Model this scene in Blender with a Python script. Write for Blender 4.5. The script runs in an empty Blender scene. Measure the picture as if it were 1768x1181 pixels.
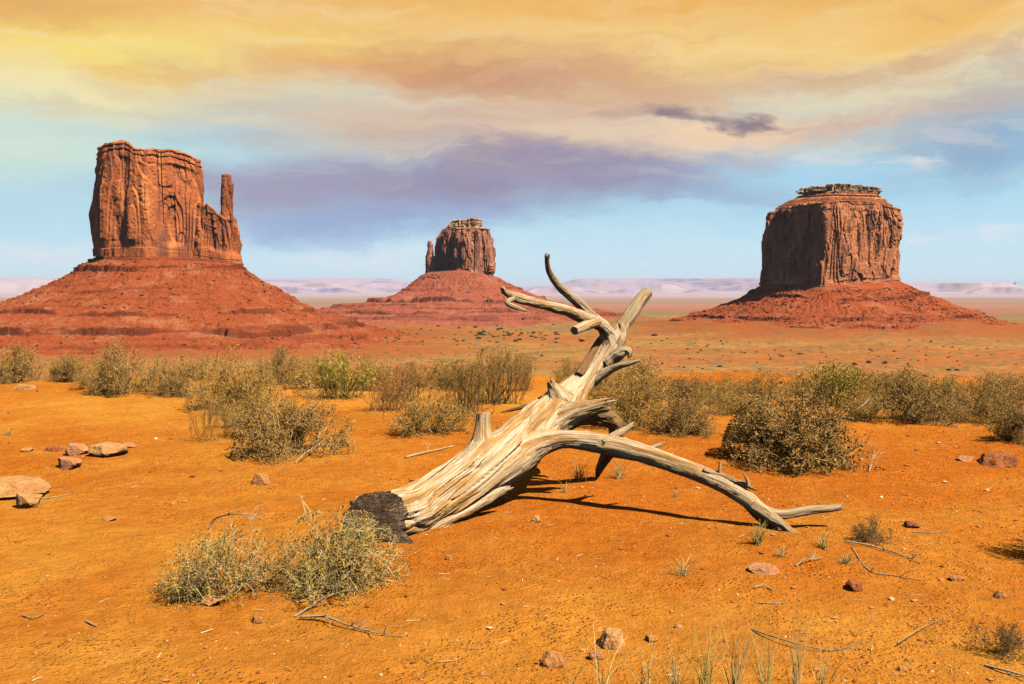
import bpy, bmesh, math, random
import numpy as np
from mathutils import Vector
random.seed(7)
RNG = np.random.default_rng(11)
S = bpy.context.scene
COL = S.collection
rad = math.radians

# ------------------------------------------------------------------ camera
PW, PH, F, YH = 1768.0, 1181.0, 1719.0, 492.0
CAM_H = 1.7
PITCH = math.atan((PH / 2 - YH) / F)
CP, SP = math.cos(PITCH), math.sin(PITCH)
cam_d = bpy.data.cameras.new('camera')
cam = bpy.data.objects.new('camera', cam_d); COL.objects.link(cam)
cam.location = (0, 0, CAM_H)
cam.rotation_euler = (math.pi / 2 - PITCH, 0, 0)
cam_d.sensor_width = 36; cam_d.lens = 36 * F / PW
cam_d.clip_start = 0.05; cam_d.clip_end = 150000
S.camera = cam

# ------------------------------------------------------------------ light
SUN_EL = rad(53)
SUN_H = Vector((0.79, -0.61)).normalized()          # horizontal direction towards the sun
sun_d = bpy.data.lights.new('sun', 'SUN'); sun_d.energy = 5.0; sun_d.angle = rad(0.5)
sun_d.color = (1.0, 0.95, 0.87)
sun = bpy.data.objects.new('sun', sun_d); COL.objects.link(sun)
sv = Vector((SUN_H.x * math.cos(SUN_EL), SUN_H.y * math.cos(SUN_EL), math.sin(SUN_EL)))
sun.rotation_euler = sv.to_track_quat('Z', 'Y').to_euler()
S.view_settings.view_transform = 'Standard'
S.view_settings.look = 'None'
EXPO = 0.72
S.view_settings.exposure = EXPO
S.view_settings.gamma = 1.0
S.cycles.use_denoising = True
S.cycles.denoising_prefilter = 'NONE'
S.cycles.max_bounces = 4
S.cycles.diffuse_bounces = 0
S.cycles.volume_bounces = 0
SKY_K = 0.05          # Nishita strength


def lin(c):
    out = []
    for v in c:
        v = v / 255.0
        out.append(v / 12.92 if v <= 0.04045 else ((v + 0.055) / 1.055) ** 2.4)
    return tuple(out)


class NT:
    """short helper to wire shader nodes"""
    def __init__(self, tree):
        self.t = tree; self.n = tree.nodes; self.l = tree.links

    def new(self, typ, **kw):
        nd = self.n.new(typ)
        for k, v in kw.items():
            setattr(nd, k, v)
        return nd

    def put(self, sock, v):
        if v is None:
            return
        if isinstance(v, bpy.types.NodeSocket):
            self.l.new(v, sock)
        elif isinstance(v, (tuple, list)):
            v = tuple(v)
            n = len(sock.default_value)
            if n == 4 and len(v) == 3:
                v = v + (1.0,)
            sock.default_value = v
        else:
            sock.default_value = v

    def math(self, op, a, b=None, c=None, clamp=False):
        nd = self.new('ShaderNodeMath', operation=op, use_clamp=clamp)
        self.put(nd.inputs[0], a); self.put(nd.inputs[1], b); self.put(nd.inputs[2], c)
        return nd.outputs[0]

    def vmath(self, op, a, b=None):
        nd = self.new('ShaderNodeVectorMath', operation=op)
        self.put(nd.inputs[0], a); self.put(nd.inputs[1], b)
        return nd.outputs['Value'] if op in ('LENGTH', 'DOT_PRODUCT', 'DISTANCE') else nd.outputs[0]

    def noise(self, vec, scale=1.0, detail=4.0, rough=0.55, dist=0.0, out='Fac'):
        nd = self.new('ShaderNodeTexNoise')
        self.put(nd.inputs['Vector'], vec)
        nd.inputs['Scale'].default_value = scale
        nd.inputs['Detail'].default_value = detail
        nd.inputs['Roughness'].default_value = rough
        nd.inputs['Distortion'].default_value = dist
        return nd.outputs[out]

    def mapr(self, v, a, b, c=0.0, d=1.0, smooth=False):
        nd = self.new('ShaderNodeMapRange')
        nd.interpolation_type = 'SMOOTHSTEP' if smooth else 'LINEAR'
        nd.clamp = True
        self.put(nd.inputs[0], v)
        for i, x in enumerate((a, b, c, d)):
            self.put(nd.inputs[i + 1], x)
        return nd.outputs[0]

    def mix(self, f, a, b, blend='MIX'):
        nd = self.new('ShaderNodeMix', data_type='RGBA', blend_type=blend)
        self.put(nd.inputs[0], f); self.put(nd.inputs[6], a); self.put(nd.inputs[7], b)
        return nd.outputs[2]

    def ramp(self, f, stops):
        nd = self.new('ShaderNodeValToRGB')
        e = nd.color_ramp.elements
        while len(e) < len(stops):
            e.new(0.5)
        for i, (p, c) in enumerate(stops):
            e[i].position = p; e[i].color = tuple(c) + (1.0,)
        self.put(nd.inputs[0], f)
        return nd.outputs[0]

    def xyz(self, x, y, z):
        nd = self.new('ShaderNodeCombineXYZ')
        self.put(nd.inputs[0], x); self.put(nd.inputs[1], y); self.put(nd.inputs[2], z)
        return nd.outputs[0]

    def scale(self, vec, s):
        nd = self.new('ShaderNodeMapping')
        self.put(nd.inputs['Vector'], vec)
        nd.inputs['Scale'].default_value = s
        return nd.outputs[0]


# ------------------------------------------------------------------ sky: Nishita dome with a low bank of sunset coloured cloud
world = bpy.data.worlds.new('World'); S.world = world
world.use_nodes = True
W = NT(world.node_tree); W.n.clear()
w_out = W.new('ShaderNodeOutputWorld'); w_bg = W.new('ShaderNodeBackground')
W.l.new(w_bg.outputs[0], w_out.inputs[0])
sky = W.new('ShaderNodeTexSky', sky_type='NISHITA', sun_disc=False)
sky.sun_elevation = SUN_EL
sky.sun_rotation = math.atan2(SUN_H.x, SUN_H.y)
sky.altitude = 1700; sky.air_density = 0.8; sky.dust_density = 0.3; sky.ozone_density = 1.0
tc = W.new('ShaderNodeTexCoord')
D = tc.outputs['Generated']
sx_ = W.new('ShaderNodeSeparateXYZ'); W.l.new(D, sx_.inputs[0])
AZ = W.math('DEGREES', W.math('ARCTAN2', sx_.outputs[0], sx_.outputs[1]))
EL = W.math('DEGREES', W.math('ARCSINE', sx_.outputs[2]))
ae = W.xyz(AZ, W.math('MULTIPLY', EL, 2.2), 0.0)
warp1 = W.noise(ae, 0.13, 5, 0.55, 0.4, 'Color')
warp2 = W.noise(ae, 0.6, 5, 0.6, 0.3, 'Color')
w1 = W.vmath('MULTIPLY', W.vmath('SUBTRACT', warp1, (0.5, 0.5, 0.5)), (11.0, 2.6, 0.0))
w2 = W.vmath('MULTIPLY', W.vmath('SUBTRACT', warp2, (0.5, 0.5, 0.5)), (3.0, 1.1, 0.0))
PP = W.vmath('ADD', W.xyz(AZ, EL, 0.0), W.vmath('ADD', w1, w2))
psep = W.new('ShaderNodeSeparateXYZ'); W.l.new(PP, psep.inputs[0])
wisp = W.noise(W.scale(PP, (0.16, 0.75, 1.0)), 1.0, 7, 0.6, 0.5)
fine = W.noise(W.scale(PP, (0.5, 1.9, 1.0)), 1.0, 6, 0.6, 0.6)


def aedeg(px, py):
    az = math.atan((px - PW / 2) / F)
    return math.degrees(az), math.degrees(math.atan((YH - py) / F * math.cos(az)))


grad = W.ramp(W.mapr(psep.outputs[1], -2.0, 30.0), [
    (0.02, lin((203, 226, 238))), (0.12, lin((200, 230, 243))), (0.22, lin((172, 216, 238))),
    (0.32, lin((168, 205, 222))), (0.385, lin((212, 212, 195))), (0.44, lin((243, 214, 150))),
    (0.51, lin((241, 196, 118))), (0.60, lin((228, 165, 88))), (1.0, lin((120, 110, 120)))])
# (px, py, half width px, half height px, tilt deg, colour, strength, wispiness)
BLOBS = [
    (1000, 60, 700, 70, 0, (242, 200, 128), 0.65, 0.3),
    (60, 30, 330, 50, 0, (228, 172, 96), 0.85, 0.5),
    (230, 105, 420, 60, -2, (250, 222, 122), 0.95, 0.4),
    (60, 165, 300, 50, 0, (248, 230, 165), 0.9, 0.3),
    (620, 90, 300, 40, 2, (246, 212, 118), 0.7, 0.5),
    (1350, 95, 330, 60, 4, (246, 208, 132), 0.8, 0.5),
    (1100, 15, 420, 30, 0, (238, 178, 92), 0.7, 0.6),
    (1650, 30, 260, 45, -3, (240, 188, 104), 0.8, 0.5),
    (20, 250, 380, 75, 0, (206, 228, 216), 0.95, 0.2),
    (330, 130, 190, 24, -4, (240, 186, 92), 0.8, 0.9),
    (640, 115, 250, 36, 3, (233, 172, 108), 0.85, 0.8),
    (900, 140, 340, 60, 6, (212, 158, 118), 0.85, 0.6),
    (1130, 150, 300, 50, 3, (214, 166, 128), 0.75, 0.7),
    (850, 150, 190, 38, 10, (200, 148, 114), 0.85, 0.8),
    (1580, 160, 300, 62, -4, (226, 214, 182), 0.9, 0.5),
    (1450, 150, 170, 22, 4, (214, 166, 130), 0.75, 0.8),
    (1735, 105, 70, 26, -12, (206, 160, 126), 0.75, 0.7),
    (560, 200, 330, 80, 6, (208, 198, 180), 0.9, 0.4),
    (930, 225, 420, 72, 0, (222, 190, 164), 0.95, 0.35),
    (1180, 250, 260, 40, 0, (232, 204, 176), 0.8, 0.4),
    (560, 320, 330, 55, -2, (176, 170, 190), 0.7, 0.4),
    (790, 322, 400, 66, -3, (150, 141, 170), 0.95, 0.2),
    (960, 275, 330, 36, 5, (160, 146, 166), 0.85, 0.5),
    (1110, 300, 240, 40, 8, (152, 146, 172), 0.9, 0.5),
    (500, 335, 260, 52, 0, (160, 156, 182), 0.8, 0.3),
    (640, 385, 360, 42, -4, (148, 166, 208), 0.8, 0.3),
    (1170, 318, 230, 36, 10, (152, 150, 180), 0.95, 0.7),
    (1290, 278, 110, 20, 10, (168, 170, 190), 0.7, 0.8),
    (60, 345, 340, 60, 0, (186, 218, 230), 0.6, 0.2),
    (1560, 170, 280, 70, -8, (222, 212, 180), 0.7, 0.6),
    (1560, 105, 130, 28, -10, (214, 168, 128), 0.7, 0.8),
    (1700, 190, 180, 70, -20, (186, 180, 178), 0.85, 0.6),
    (1700, 265, 220, 60, -10, (140, 172, 205), 0.85, 0.4),
    (1280, 225, 200, 26, 4, (244, 212, 176), 0.85, 0.6),
    (1500, 215, 190, 24, -6, (206, 180, 172), 0.7, 0.7),
    (1330, 330, 260, 70, 0, (166, 212, 238), 0.6, 0.2),
    (1420, 272, 62, 14, 2, (214, 220, 226), 0.9, 1.0),
    (1540, 282, 52, 11, 2, (216, 218, 224), 0.9, 1.0),
    (1660, 246, 70, 14, 6, (200, 200, 208), 0.7, 1.0),
    (1180, 193, 122, 15, 5, (146, 128, 138), 1.0, 0.55),
    (1288, 211, 66, 14, 12, (146, 130, 142), 1.0, 0.6),
    (60, 440, 120, 22, 0, (224, 228, 234), 0.7, 1.2),
    (650, 445, 150, 20, 0, (220, 230, 240), 0.7, 1.2),
    (1600, 410, 60, 8, 0, (222, 232, 240), 0.7, 1.2),
    (1740, 405, 50, 9, 0, (222, 232, 240), 0.7, 1.2),
]
colr = grad
for (px, py, hw, hh, tilt, c, st, ws) in BLOBS:
    a0, e0 = aedeg(px, py)
    kx = math.degrees(hw / F) * math.cos(rad(a0)) * 1.15; ky = math.degrees(hh / F) * 1.2
    d0 = W.vmath('SUBTRACT', PP, (a0, e0, 0.0))
    rot = W.new('ShaderNodeVectorRotate', rotation_type='Z_AXIS')
    W.put(rot.inputs['Vector'], d0); rot.inputs['Angle'].default_value = rad(tilt)
    q = W.vmath('LENGTH', W.vmath('MULTIPLY', rot.outputs[0], (1 / kx, 1 / ky, 0.0)))
    nz = fine if hw < 200 else wisp
    q2 = W.math('ADD', q, W.math('MULTIPLY', W.math('SUBTRACT', nz, 0.5), 1.6 * ws))
    lo = 0.05
    fac = W.mapr(q2, 1.15, lo, 0.0, min(st, 1.0), True)
    colr = W.mix(fac, colr, lin(c))
streak = W.noise(W.scale(PP, (0.10, 0.9, 1.0)), 1.0, 7, 0.58, 0.15)
colr = W.mix(W.math('MULTIPLY', W.mapr(streak, 0.48, 0.74, 0, 0.30, True), W.mapr(EL, 3, 8, 0, 1)), colr, lin((250, 232, 190)))
colr = W.mix(W.math('MULTIPLY', W.mapr(streak, 0.50, 0.26, 0, 0.30, True), W.mapr(EL, 5, 9, 0, 1)), colr, lin((200, 150, 120)))
# the cloud bank lies low over the horizon ahead; elsewhere the plain clear sky takes over
bank = W.math('MULTIPLY', W.mapr(W.math('ABSOLUTE', AZ), 75, 38, 0, 1, True), W.mapr(EL, 27, 17.5, 0, 1, True))
bankc = W.mix(1.0, colr, (2.0 ** -EXPO,) * 3, 'MULTIPLY')
skyc = W.mix(1.0, sky.outputs[0], (SKY_K,) * 3, 'MULTIPLY')
W.l.new(W.mix(bank, skyc, bankc), w_bg.inputs[0])
w_bg.inputs[1].default_value = 1.0


# ------------------------------------------------------------------ helpers
_perm = np.random.default_rng(3).permutation(256).astype(np.int64)
_perm = np.concatenate([_perm, _perm, _perm])
_val = np.random.default_rng(4).uniform(-1, 1, 256)


def vn(p, seed=0):
    """value noise in [-1, 1] for an (N,3) array"""
    p = np.asarray(p, dtype=np.float64) + seed * 17.31
    i = np.floor(p).astype(np.int64); f = p - i
    i &= 255
    u = f * f * f * (f * (f * 6 - 15) + 10)
    res = 0.0
    for dx in (0, 1):
        wx = u[:, 0] if dx else 1 - u[:, 0]
        ax = _perm[(i[:, 0] + dx) & 255]
        for dy in (0, 1):
            wy = u[:, 1] if dy else 1 - u[:, 1]
            ay = _perm[ax + ((i[:, 1] + dy) & 255)]
            for dz in (0, 1):
                wz = u[:, 2] if dz else 1 - u[:, 2]
                res = res + _val[_perm[ay + ((i[:, 2] + dz) & 255)]] * wx * wy * wz
    return res


def fbm(p, octv=4, seed=0, gain=0.5, lac=2.03):
    p = np.asarray(p, dtype=np.float64); a = 1.0; s = 0.0; t = 0.0
    for k in range(octv):
        s = s + a * vn(p, seed + k * 3.7); t += a
        a *= gain; p = p * lac
    return s / t * 1.5


def p3(x, y, z=None):
    x = np.asarray(x, float); y = np.asarray(y, float)
    z = np.zeros_like(x) if z is None else np.asarray(z, float) + 0 * x
    return np.stack([x, y + 0 * x, z], -1).reshape(-1, 3)


def sstep(a, b, x):
    t = np.clip((np.asarray(x, float) - a) / (b - a), 0, 1)
    return t * t * (3 - 2 * t)


def at(px, py, Y):
    """world point on the sight line of a photo pixel at the given distance Y"""
    u = (np.asarray(px, float) - PW / 2) / F; v = (PH / 2 - np.asarray(py, float)) / F
    dy = CP + v * SP; dz = v * CP - SP
    k = Y / dy
    return np.stack([u * k, 0 * u + Y, CAM_H + dz * k], -1)


def mesh_np(name, verts, faces, mat=None, parent=None, smooth=True, attrs=None, mats=None, midx=None):
    verts = np.asarray(verts, np.float32); faces = np.asarray(faces, np.int32)
    me = bpy.data.meshes.new(name)
    me.vertices.add(len(verts)); me.vertices.foreach_set('co', verts.ravel())
    k = faces.shape[1]
    me.loops.add(faces.size); me.loops.foreach_set('vertex_index', faces.ravel())
    me.polygons.add(len(faces))
    me.polygons.foreach_set('loop_start', np.arange(0, faces.size, k, dtype=np.int32))
    me.polygons.foreach_set('loop_total', np.full(len(faces), k, np.int32))
    me.polygons.foreach_set('use_smooth', np.full(len(faces), smooth, bool))
    for m in (mats or ([mat] if mat else [])):
        me.materials.append(m)
    if midx is not None:
        me.polygons.foreach_set('material_index', np.asarray(midx, np.int32))
    me.update(calc_edges=True); me.validate()
    for an, av in (attrs or {}).items():
        av = np.asarray(av, np.float32)
        if av.ndim == 1:
            me.attributes.new(an, 'FLOAT', 'POINT').data.foreach_set('value', av)
        elif av.shape[1] == 3:
            me.attributes.new(an, 'FLOAT_VECTOR', 'POINT').data.foreach_set('vector', av.ravel())
        else:
            me.attributes.new(an, 'FLOAT_COLOR', 'POINT').data.foreach_set('color', av.ravel())
    o = bpy.data.objects.new(name, me); COL.objects.link(o)
    if parent:
        o.parent = parent
    return o


def grid_faces(nr, nc, wrap=False):
    r = np.arange(nr - 1)[:, None]; c = np.arange(nc if wrap else nc - 1)[None, :]
    c1 = (c + 1) % nc
    return np.stack([r * nc + c, r * nc + c1, (r + 1) * nc + c1, (r + 1) * nc + c], -1).reshape(-1, 4)


def empty(name, loc):
    o = bpy.data.objects.new(name, None); COL.objects.link(o)
    o.location = loc; o.empty_display_size = 0.2
    return o


def tag(o, label=None, cat=None, group=None, kind=None):
    for k, v in (('label', label), ('category', cat), ('group', group), ('kind', kind)):
        if v:
            o[k] = v
    return o


def recentre(o, parent):
    """give a part built in world space its place under a thing that stands elsewhere"""
    off = np.array(parent.location)
    me = o.data; n = len(me.vertices); co = np.empty(n * 3, np.float32)
    me.vertices.foreach_get('co', co)
    me.vertices.foreach_set('co', (co.reshape(-1, 3) - off).astype(np.float32).ravel()); me.update()
    o.parent = parent
    return o


def copy_tree(o, parent=None):
    c = o.copy(); COL.objects.link(c); c.parent = parent
    for ch in o.children:
        copy_tree(ch, c)
    return c


def material(name, rough=0.9, spec=0.2):
    m = bpy.data.materials.new(name); m.use_nodes = True
    t = NT(m.node_tree)
    b = t.n['Principled BSDF']
    b.inputs['Roughness'].default_value = rough
    b.inputs['Specular IOR Level'].default_value = spec
    return m, t, b


def bump(t, b, h, strength, dist):
    nd = t.new('ShaderNodeBump'); nd.inputs['Strength'].default_value = strength
    nd.inputs['Distance'].default_value = dist
    t.put(nd.inputs['Height'], h); t.l.new(nd.outputs[0], b.inputs['Normal'])
    return nd


# ------------------------------------------------------------------ buttes: where they stand (shared by terrain and rock)
WM = dict(Y=1550.0, px=290.0)
EM = dict(Y=2500.0, px=798.0)
MB = dict(Y=1850.0, px=1436.0)
for b_ in (WM, EM, MB):
    b_['X'] = (b_['px'] - PW / 2) / F * b_['Y']
PLAIN = -84.5


# ------------------------------------------------------------------ terrain height
def zground(x, y):
    x = np.asarray(x, float).ravel(); y = np.asarray(y, float).ravel()
    r = np.hypot(x, y); az = np.arctan2(x, y)
    near = 0.045 * fbm(p3(x * 0.45, y * 0.45), 3, 1) + 0.022 * fbm(p3(x * 1.9, y * 1.9), 4, 5)
    edge = 18.8 + 1.0 * vn(p3(az * 5, 0 * az + 2.2), 9)
    edge = np.where(np.abs(az) > 1.2, 60, edge)
    t = np.clip((r - edge) / 640.0, 0, 1)
    drop = (PLAIN) * (1 - (1 - t) ** 2.6)
    far = sstep(200, 700, r)
    roll = 2.4 * fbm(p3(x / 260, y / 260), 4, 21) * far
    roll = roll + 1.0 * fbm(p3(x / 60, y / 60), 3, 22) * far * (1 - sstep(2500, 5000, r))
    for b_, r0, r1, h in ((MB, 240, 660, 25.0), (EM, 260, 620, 26.0), (WM, 260, 640, 14.0)):
        d = np.hypot(x - b_['X'], (y - b_['Y']) * 1.05)
        roll = roll + h * np.clip((r1 - d) / (r1 - r0), 0, 1) ** 1.7
    roll = roll * (1 - sstep(20000, 40000, r) * 0.6)
    return np.where(r < edge, near, near * np.exp(-np.clip(r - edge, 0, 99) / 8) + drop + roll)


def gz(x, y):
    return float(zground([x], [y])[0])


def gpt(px, py):
    """the point of the near ground seen at a photo pixel"""
    z = 0.0
    for _ in range(4):
        u = (px - PW / 2) / F; v = (PH / 2 - py) / F
        dz = v * CP - SP; dy = CP + v * SP
        k = (z - CAM_H) / dz
        x, y = u * k, dy * k
        z = gz(x, y)
    return x, y, z


def build_ground():
    ra = [2.2]
    while ra[-1] < 26:
        ra.append(ra[-1] * 1.0032)
    while ra[-1] < 400:
        ra.append(ra[-1] * 1.03)
    while ra[-1] < 3000:
        ra.append(ra[-1] * 1.0065)
    while ra[-1] < 90000:
        ra.append(ra[-1] * 1.02)
    ra = np.array([0.02, 0.6, 1.2, 1.8] + ra)
    A = rad(36)
    az = np.concatenate([np.linspace(-A, A, 470), np.linspace(A, 2 * math.pi - A, 70)[1:-1]])
    R, T = np.meshgrid(ra, az, indexing='ij')
    x = (R * np.sin(T)).ravel(); y = (R * np.cos(T)).ravel()
    z = zground(x, y)
    r = np.hypot(x, y)
    # soil colours (albedo): orange sand near, then tan, sage and pink country beyond, with a haze tint farthest out
    def c(*v): return np.array(v)
    n = len(x)
    sand_a, sand_b = c(0.59, 0.243, 0.032), c(0.475, 0.128, 0.013)
    m = np.clip(0.5 + 0.22 * np.clip(x / 3.0, -1, 1) + 0.65 * fbm(p3(x * 0.35, y * 0.35), 4, 31) + 0.25 * fbm(p3(x * 2.2, y * 2.2), 3, 33), 0, 1)
    colr = sand_a + (sand_b - sand_a) * m[:, None]
    # valley floor
    v1 = np.clip(0.5 + 0.9 * fbm(p3(x / 420, y / 170), 4, 41), 0, 1)
    tan, red, sage, pink = c(0.44, 0.205, 0.052), c(0.45, 0.140, 0.036), c(0.29, 0.22, 0.080), c(0.46, 0.20, 0.115)
    val = tan + (red - tan) * sstep(0.45, 0.8, v1)[:, None]
    v2 = fbm(p3(x / 300, y / 90), 4, 47)
    gsel = sstep(0.05, 0.5, v2) * sstep(1500, 1900, y) * (0.9)
    val = val + (sage - val) * np.clip(gsel, 0, 1)[:, None]
    fine = fbm(p3(x / 14, y / 14), 4, 51)
    grey = c(0.20, 0.13, 0.055)
    val = val + (grey - val) * (0.55 * sstep(0.1, 0.5, fine))[:, None]
    # red skirts of the buttes
    for b_, r0, r1 in ((WM, 380, 620), (EM, 380, 560), (MB, 330, 560)):
        d = np.hypot(x - b_['X'], y - b_['Y']) + 60 * fbm(p3(x / 90, y / 60), 4, 61)
        s = (1 - sstep(r0, r1, d)) * (1 - 0.35 * sstep(0.0, 0.5, fine))
        val = val + (c(0.37, 0.090, 0.026) - val) * s[:, None]
    # far plain, long bands across the view; distant haze painted in as paler lilac
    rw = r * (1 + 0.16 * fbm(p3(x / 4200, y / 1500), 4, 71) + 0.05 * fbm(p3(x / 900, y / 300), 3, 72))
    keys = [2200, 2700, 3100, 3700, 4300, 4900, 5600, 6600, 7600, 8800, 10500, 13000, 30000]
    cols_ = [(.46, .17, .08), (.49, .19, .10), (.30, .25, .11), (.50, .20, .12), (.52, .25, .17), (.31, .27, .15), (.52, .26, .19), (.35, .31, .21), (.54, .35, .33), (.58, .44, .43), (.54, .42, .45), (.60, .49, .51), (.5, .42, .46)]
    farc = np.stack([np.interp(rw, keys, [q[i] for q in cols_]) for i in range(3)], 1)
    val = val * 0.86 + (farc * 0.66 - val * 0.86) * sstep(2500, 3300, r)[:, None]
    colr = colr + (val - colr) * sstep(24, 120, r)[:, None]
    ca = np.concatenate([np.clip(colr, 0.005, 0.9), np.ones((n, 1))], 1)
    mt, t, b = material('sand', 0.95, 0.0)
    at_ = t.new('ShaderNodeAttribute', attribute_name='soil')
    g = t.new('ShaderNodeNewGeometry'); pos = g.outputs['Position']
    n1 = t.noise(pos, 9.0, 6, 0.65)
    n2 = t.noise(pos, 45.0, 5, 0.7)
    n3 = t.noise(pos, 1.6, 5, 0.6)
    nf = t.noise(t.scale(pos, (1, 1, 1)), 0.09, 5, 0.7)
    k = t.math('ADD', t.mapr(n1, 0.3, 0.72, 0.78, 1.14), t.mapr(n2, 0.25, 0.75, -0.16, 0.16))
    k = t.math('MULTIPLY', k, t.mapr(n3, 0.3, 0.7, 0.90, 1.08))
    k = t.math('MULTIPLY', k, t.mapr(nf, 0.3, 0.7, 0.86, 1.12))
    base = t.mix(1.0, at_.outputs['Color'], t.xyz(k, k, k), 'MULTIPLY')
    # small dark flecks, slightly sunken, and pale grit
    vor = t.new('ShaderNodeTexVoronoi', feature='F1'); t.put(vor.inputs['Vector'], pos); vor.inputs['Scale'].default_value = 26.0
    fleck = t.math('MULTIPLY', t.mapr(vor.outputs['Distance'], 0.20, 0.10, 0, 1), t.mapr(n3, 0.5, 0.62, 0, 0.75))
    base = t.mix(fleck, base, (0.17, 0.045, 0.012))
    vor2 = t.new('ShaderNodeTexVoronoi', feature='F1'); t.put(vor2.inputs['Vector'], pos); vor2.inputs['Scale'].default_value = 17.0
    grit = t.math('MULTIPLY', t.mapr(vor2.outputs['Distance'], 0.12, 0.07, 0, 1), t.mapr(n1, 0.52, 0.58, 0, 0.6))
    base = t.mix(grit, base, (0.62, 0.36, 0.16))
    va = t.new('ShaderNodeAttribute', attribute_name='valley')
    vs = t.new('ShaderNodeTexVoronoi', feature='F1'); t.put(vs.inputs['Vector'], pos); vs.inputs['Scale'].default_value = 0.11
    nv = t.noise(pos, 0.012, 4, 0.6)
    scrub = t.math('MULTIPLY', va.outputs['Fac'], t.math('MULTIPLY', t.mapr(vs.outputs['Distance'], 0.52, 0.26, 0, 1), t.mapr(nv, 0.36, 0.60, 0.12, 0.95)))
    base = t.mix(scrub, base, (0.115, 0.092, 0.030))
    t.l.new(base, b.inputs['Base Color'])
    n4 = t.noise(pos, 110.0, 3, 0.7)
    vor3 = t.new('ShaderNodeTexVoronoi', feature='F1'); t.put(vor3.inputs['Vector'], t.vmath('ADD', pos, t.vmath('MULTIPLY', t.noise(pos, 20.0, 2, 0.5, 0, 'Color'), (0.04, 0.04, 0.04)))); vor3.inputs['Scale'].default_value = 34.0
    clod = t.math('MULTIPLY', t.mapr(vor3.outputs['Distance'], 0.42, 0.12, 0, 1, True), t.mapr(n3, 0.42, 0.60, 0.05, 1.0))
    hsum = t.math('ADD', t.math('MULTIPLY', n1, 0.7), t.math('ADD', t.math('MULTIPLY', n2, 0.35), t.math('ADD', t.math('MULTIPLY', n4, 0.12), t.math('MULTIPLY', clod, 0.30))))
    hsum = t.math('ADD', hsum, t.math('MULTIPLY', fleck, -0.15))
    bump(t, b, hsum, 1.0, 0.05)
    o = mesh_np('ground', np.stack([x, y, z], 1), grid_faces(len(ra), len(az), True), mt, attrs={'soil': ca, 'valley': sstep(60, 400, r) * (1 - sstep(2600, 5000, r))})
    tag(o, kind='structure')


build_ground()


# ------------------------------------------------------------------ rock materials
def rock_material(name, base, dark, light, streak=1.0, zs=1.0):
    m, t, b = material(name, 0.92, 0.15)
    g = t.new('ShaderNodeTexCoord'); pos = g.outputs['Object']
    st = t.noise(t.scale(pos, (0.040, 0.040, 0.011)), 1.0, 6, 0.62, 0.6)
    st2 = t.noise(t.scale(pos, (0.16, 0.16, 0.022)), 1.0, 5, 0.6, 0.3)
    band = t.noise(t.scale(pos, (0.004, 0.004, 0.35 * zs)), 1.0, 5, 0.65)
    gr = t.noise(pos, 0.35, 6, 0.7)
    c = t.mix(t.mapr(st, 0.50, 0.60, 0, 0.85 * streak), base, dark)
    c = t.mix(t.mapr(st2, 0.55, 0.70, 0, 0.55 * streak), c, dark)
    c = t.mix(t.mapr(st, 0.43, 0.33, 0, 0.9), c, light)
    c = t.mix(t.mapr(band, 0.55, 0.70, 0, 0.28), c, dark)
    c = t.mix(1.0, c, t.ramp(gr, [(0.25, (0.72,) * 3), (0.75, (1.2,) * 3)]), 'MULTIPLY')
    t.l.new(c, b.inputs['Base Color'])
    h = t.math('ADD', t.math('MULTIPLY', st2, 1.2), t.math('ADD', t.math('MULTIPLY', gr, 0.5), t.math('MULTIPLY', band, 0.5)))
    bump(t, b, h, 0.7, 1.0)
    return m


def talus_material(name, base, pale, dark):
    m, t, b = material(name, 0.95, 0.1)
    g = t.new('ShaderNodeTexCoord'); pos = g.outputs['Object']
    n1 = t.noise(pos, 0.022, 5, 0.6)
    n2 = t.noise(pos, 0.25, 6, 0.7)
    band = t.noise(t.scale(pos, (0.003, 0.003, 0.22)), 1.0, 5, 0.6)
    stp = t.new('ShaderNodeAttribute', attribute_name='ledge')
    c = t.mix(t.mapr(n1, 0.50, 0.66, 0, 0.55), base, pale)
    c = t.mix(t.mapr(band, 0.52, 0.66, 0, 0.45), c, dark)
    vor = t.new('ShaderNodeTexVoronoi', feature='F1'); t.put(vor.inputs['Vector'], pos); vor.inputs['Scale'].default_value = 0.13
    spk = t.math('MULTIPLY', t.mapr(vor.outputs['Distance'], 0.28, 0.18, 0, 0.7), t.mapr(n1, 0.46, 0.6, 0.1, 1.0))
    c = t.mix(spk, c, pale)
    c = t.mix(t.math('MULTIPLY', stp.outputs['Fac'], 0.7), c, dark)
    c = t.mix(1.0, c, t.ramp(n2, [(0.25, (0.70,) * 3), (0.75, (1.22,) * 3)]), 'MULTIPLY')
    t.l.new(c, b.inputs['Base Color'])
    bump(t, b, n2, 0.9, 2.2)
    return m


ROCK_RED = rock_material('red_sandstone', (0.47, 0.126, 0.036), (0.21, 0.066, 0.034), (0.66, 0.225, 0.056))
ROCK_PINK = rock_material('rosy_sandstone', (0.42, 0.150, 0.075), (0.20, 0.080, 0.052), (0.56, 0.26, 0.13))
ROCK_BROWN = rock_material('brown_sandstone', (0.49, 0.162, 0.060), (0.20, 0.074, 0.045), (0.65, 0.265, 0.10), 0.8)
CAP_ROCK = rock_material('pale_caprock', (0.52, 0.28, 0.14), (0.24, 0.115, 0.062), (0.66, 0.40, 0.20), 0.5, 2.0)
TAL_RED = talus_material('red_scree', (0.285, 0.060, 0.016), (0.40, 0.150, 0.060), (0.14, 0.030, 0.011))
TAL_PINK = talus_material('rosy_scree', (0.30, 0.074, 0.034), (0.38, 0.14, 0.075), (0.14, 0.040, 0.022))
TAL_BROWN = talus_material('russet_scree', (0.30, 0.062, 0.017), (0.40, 0.145, 0.058), (0.13, 0.031, 0.013))


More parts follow.
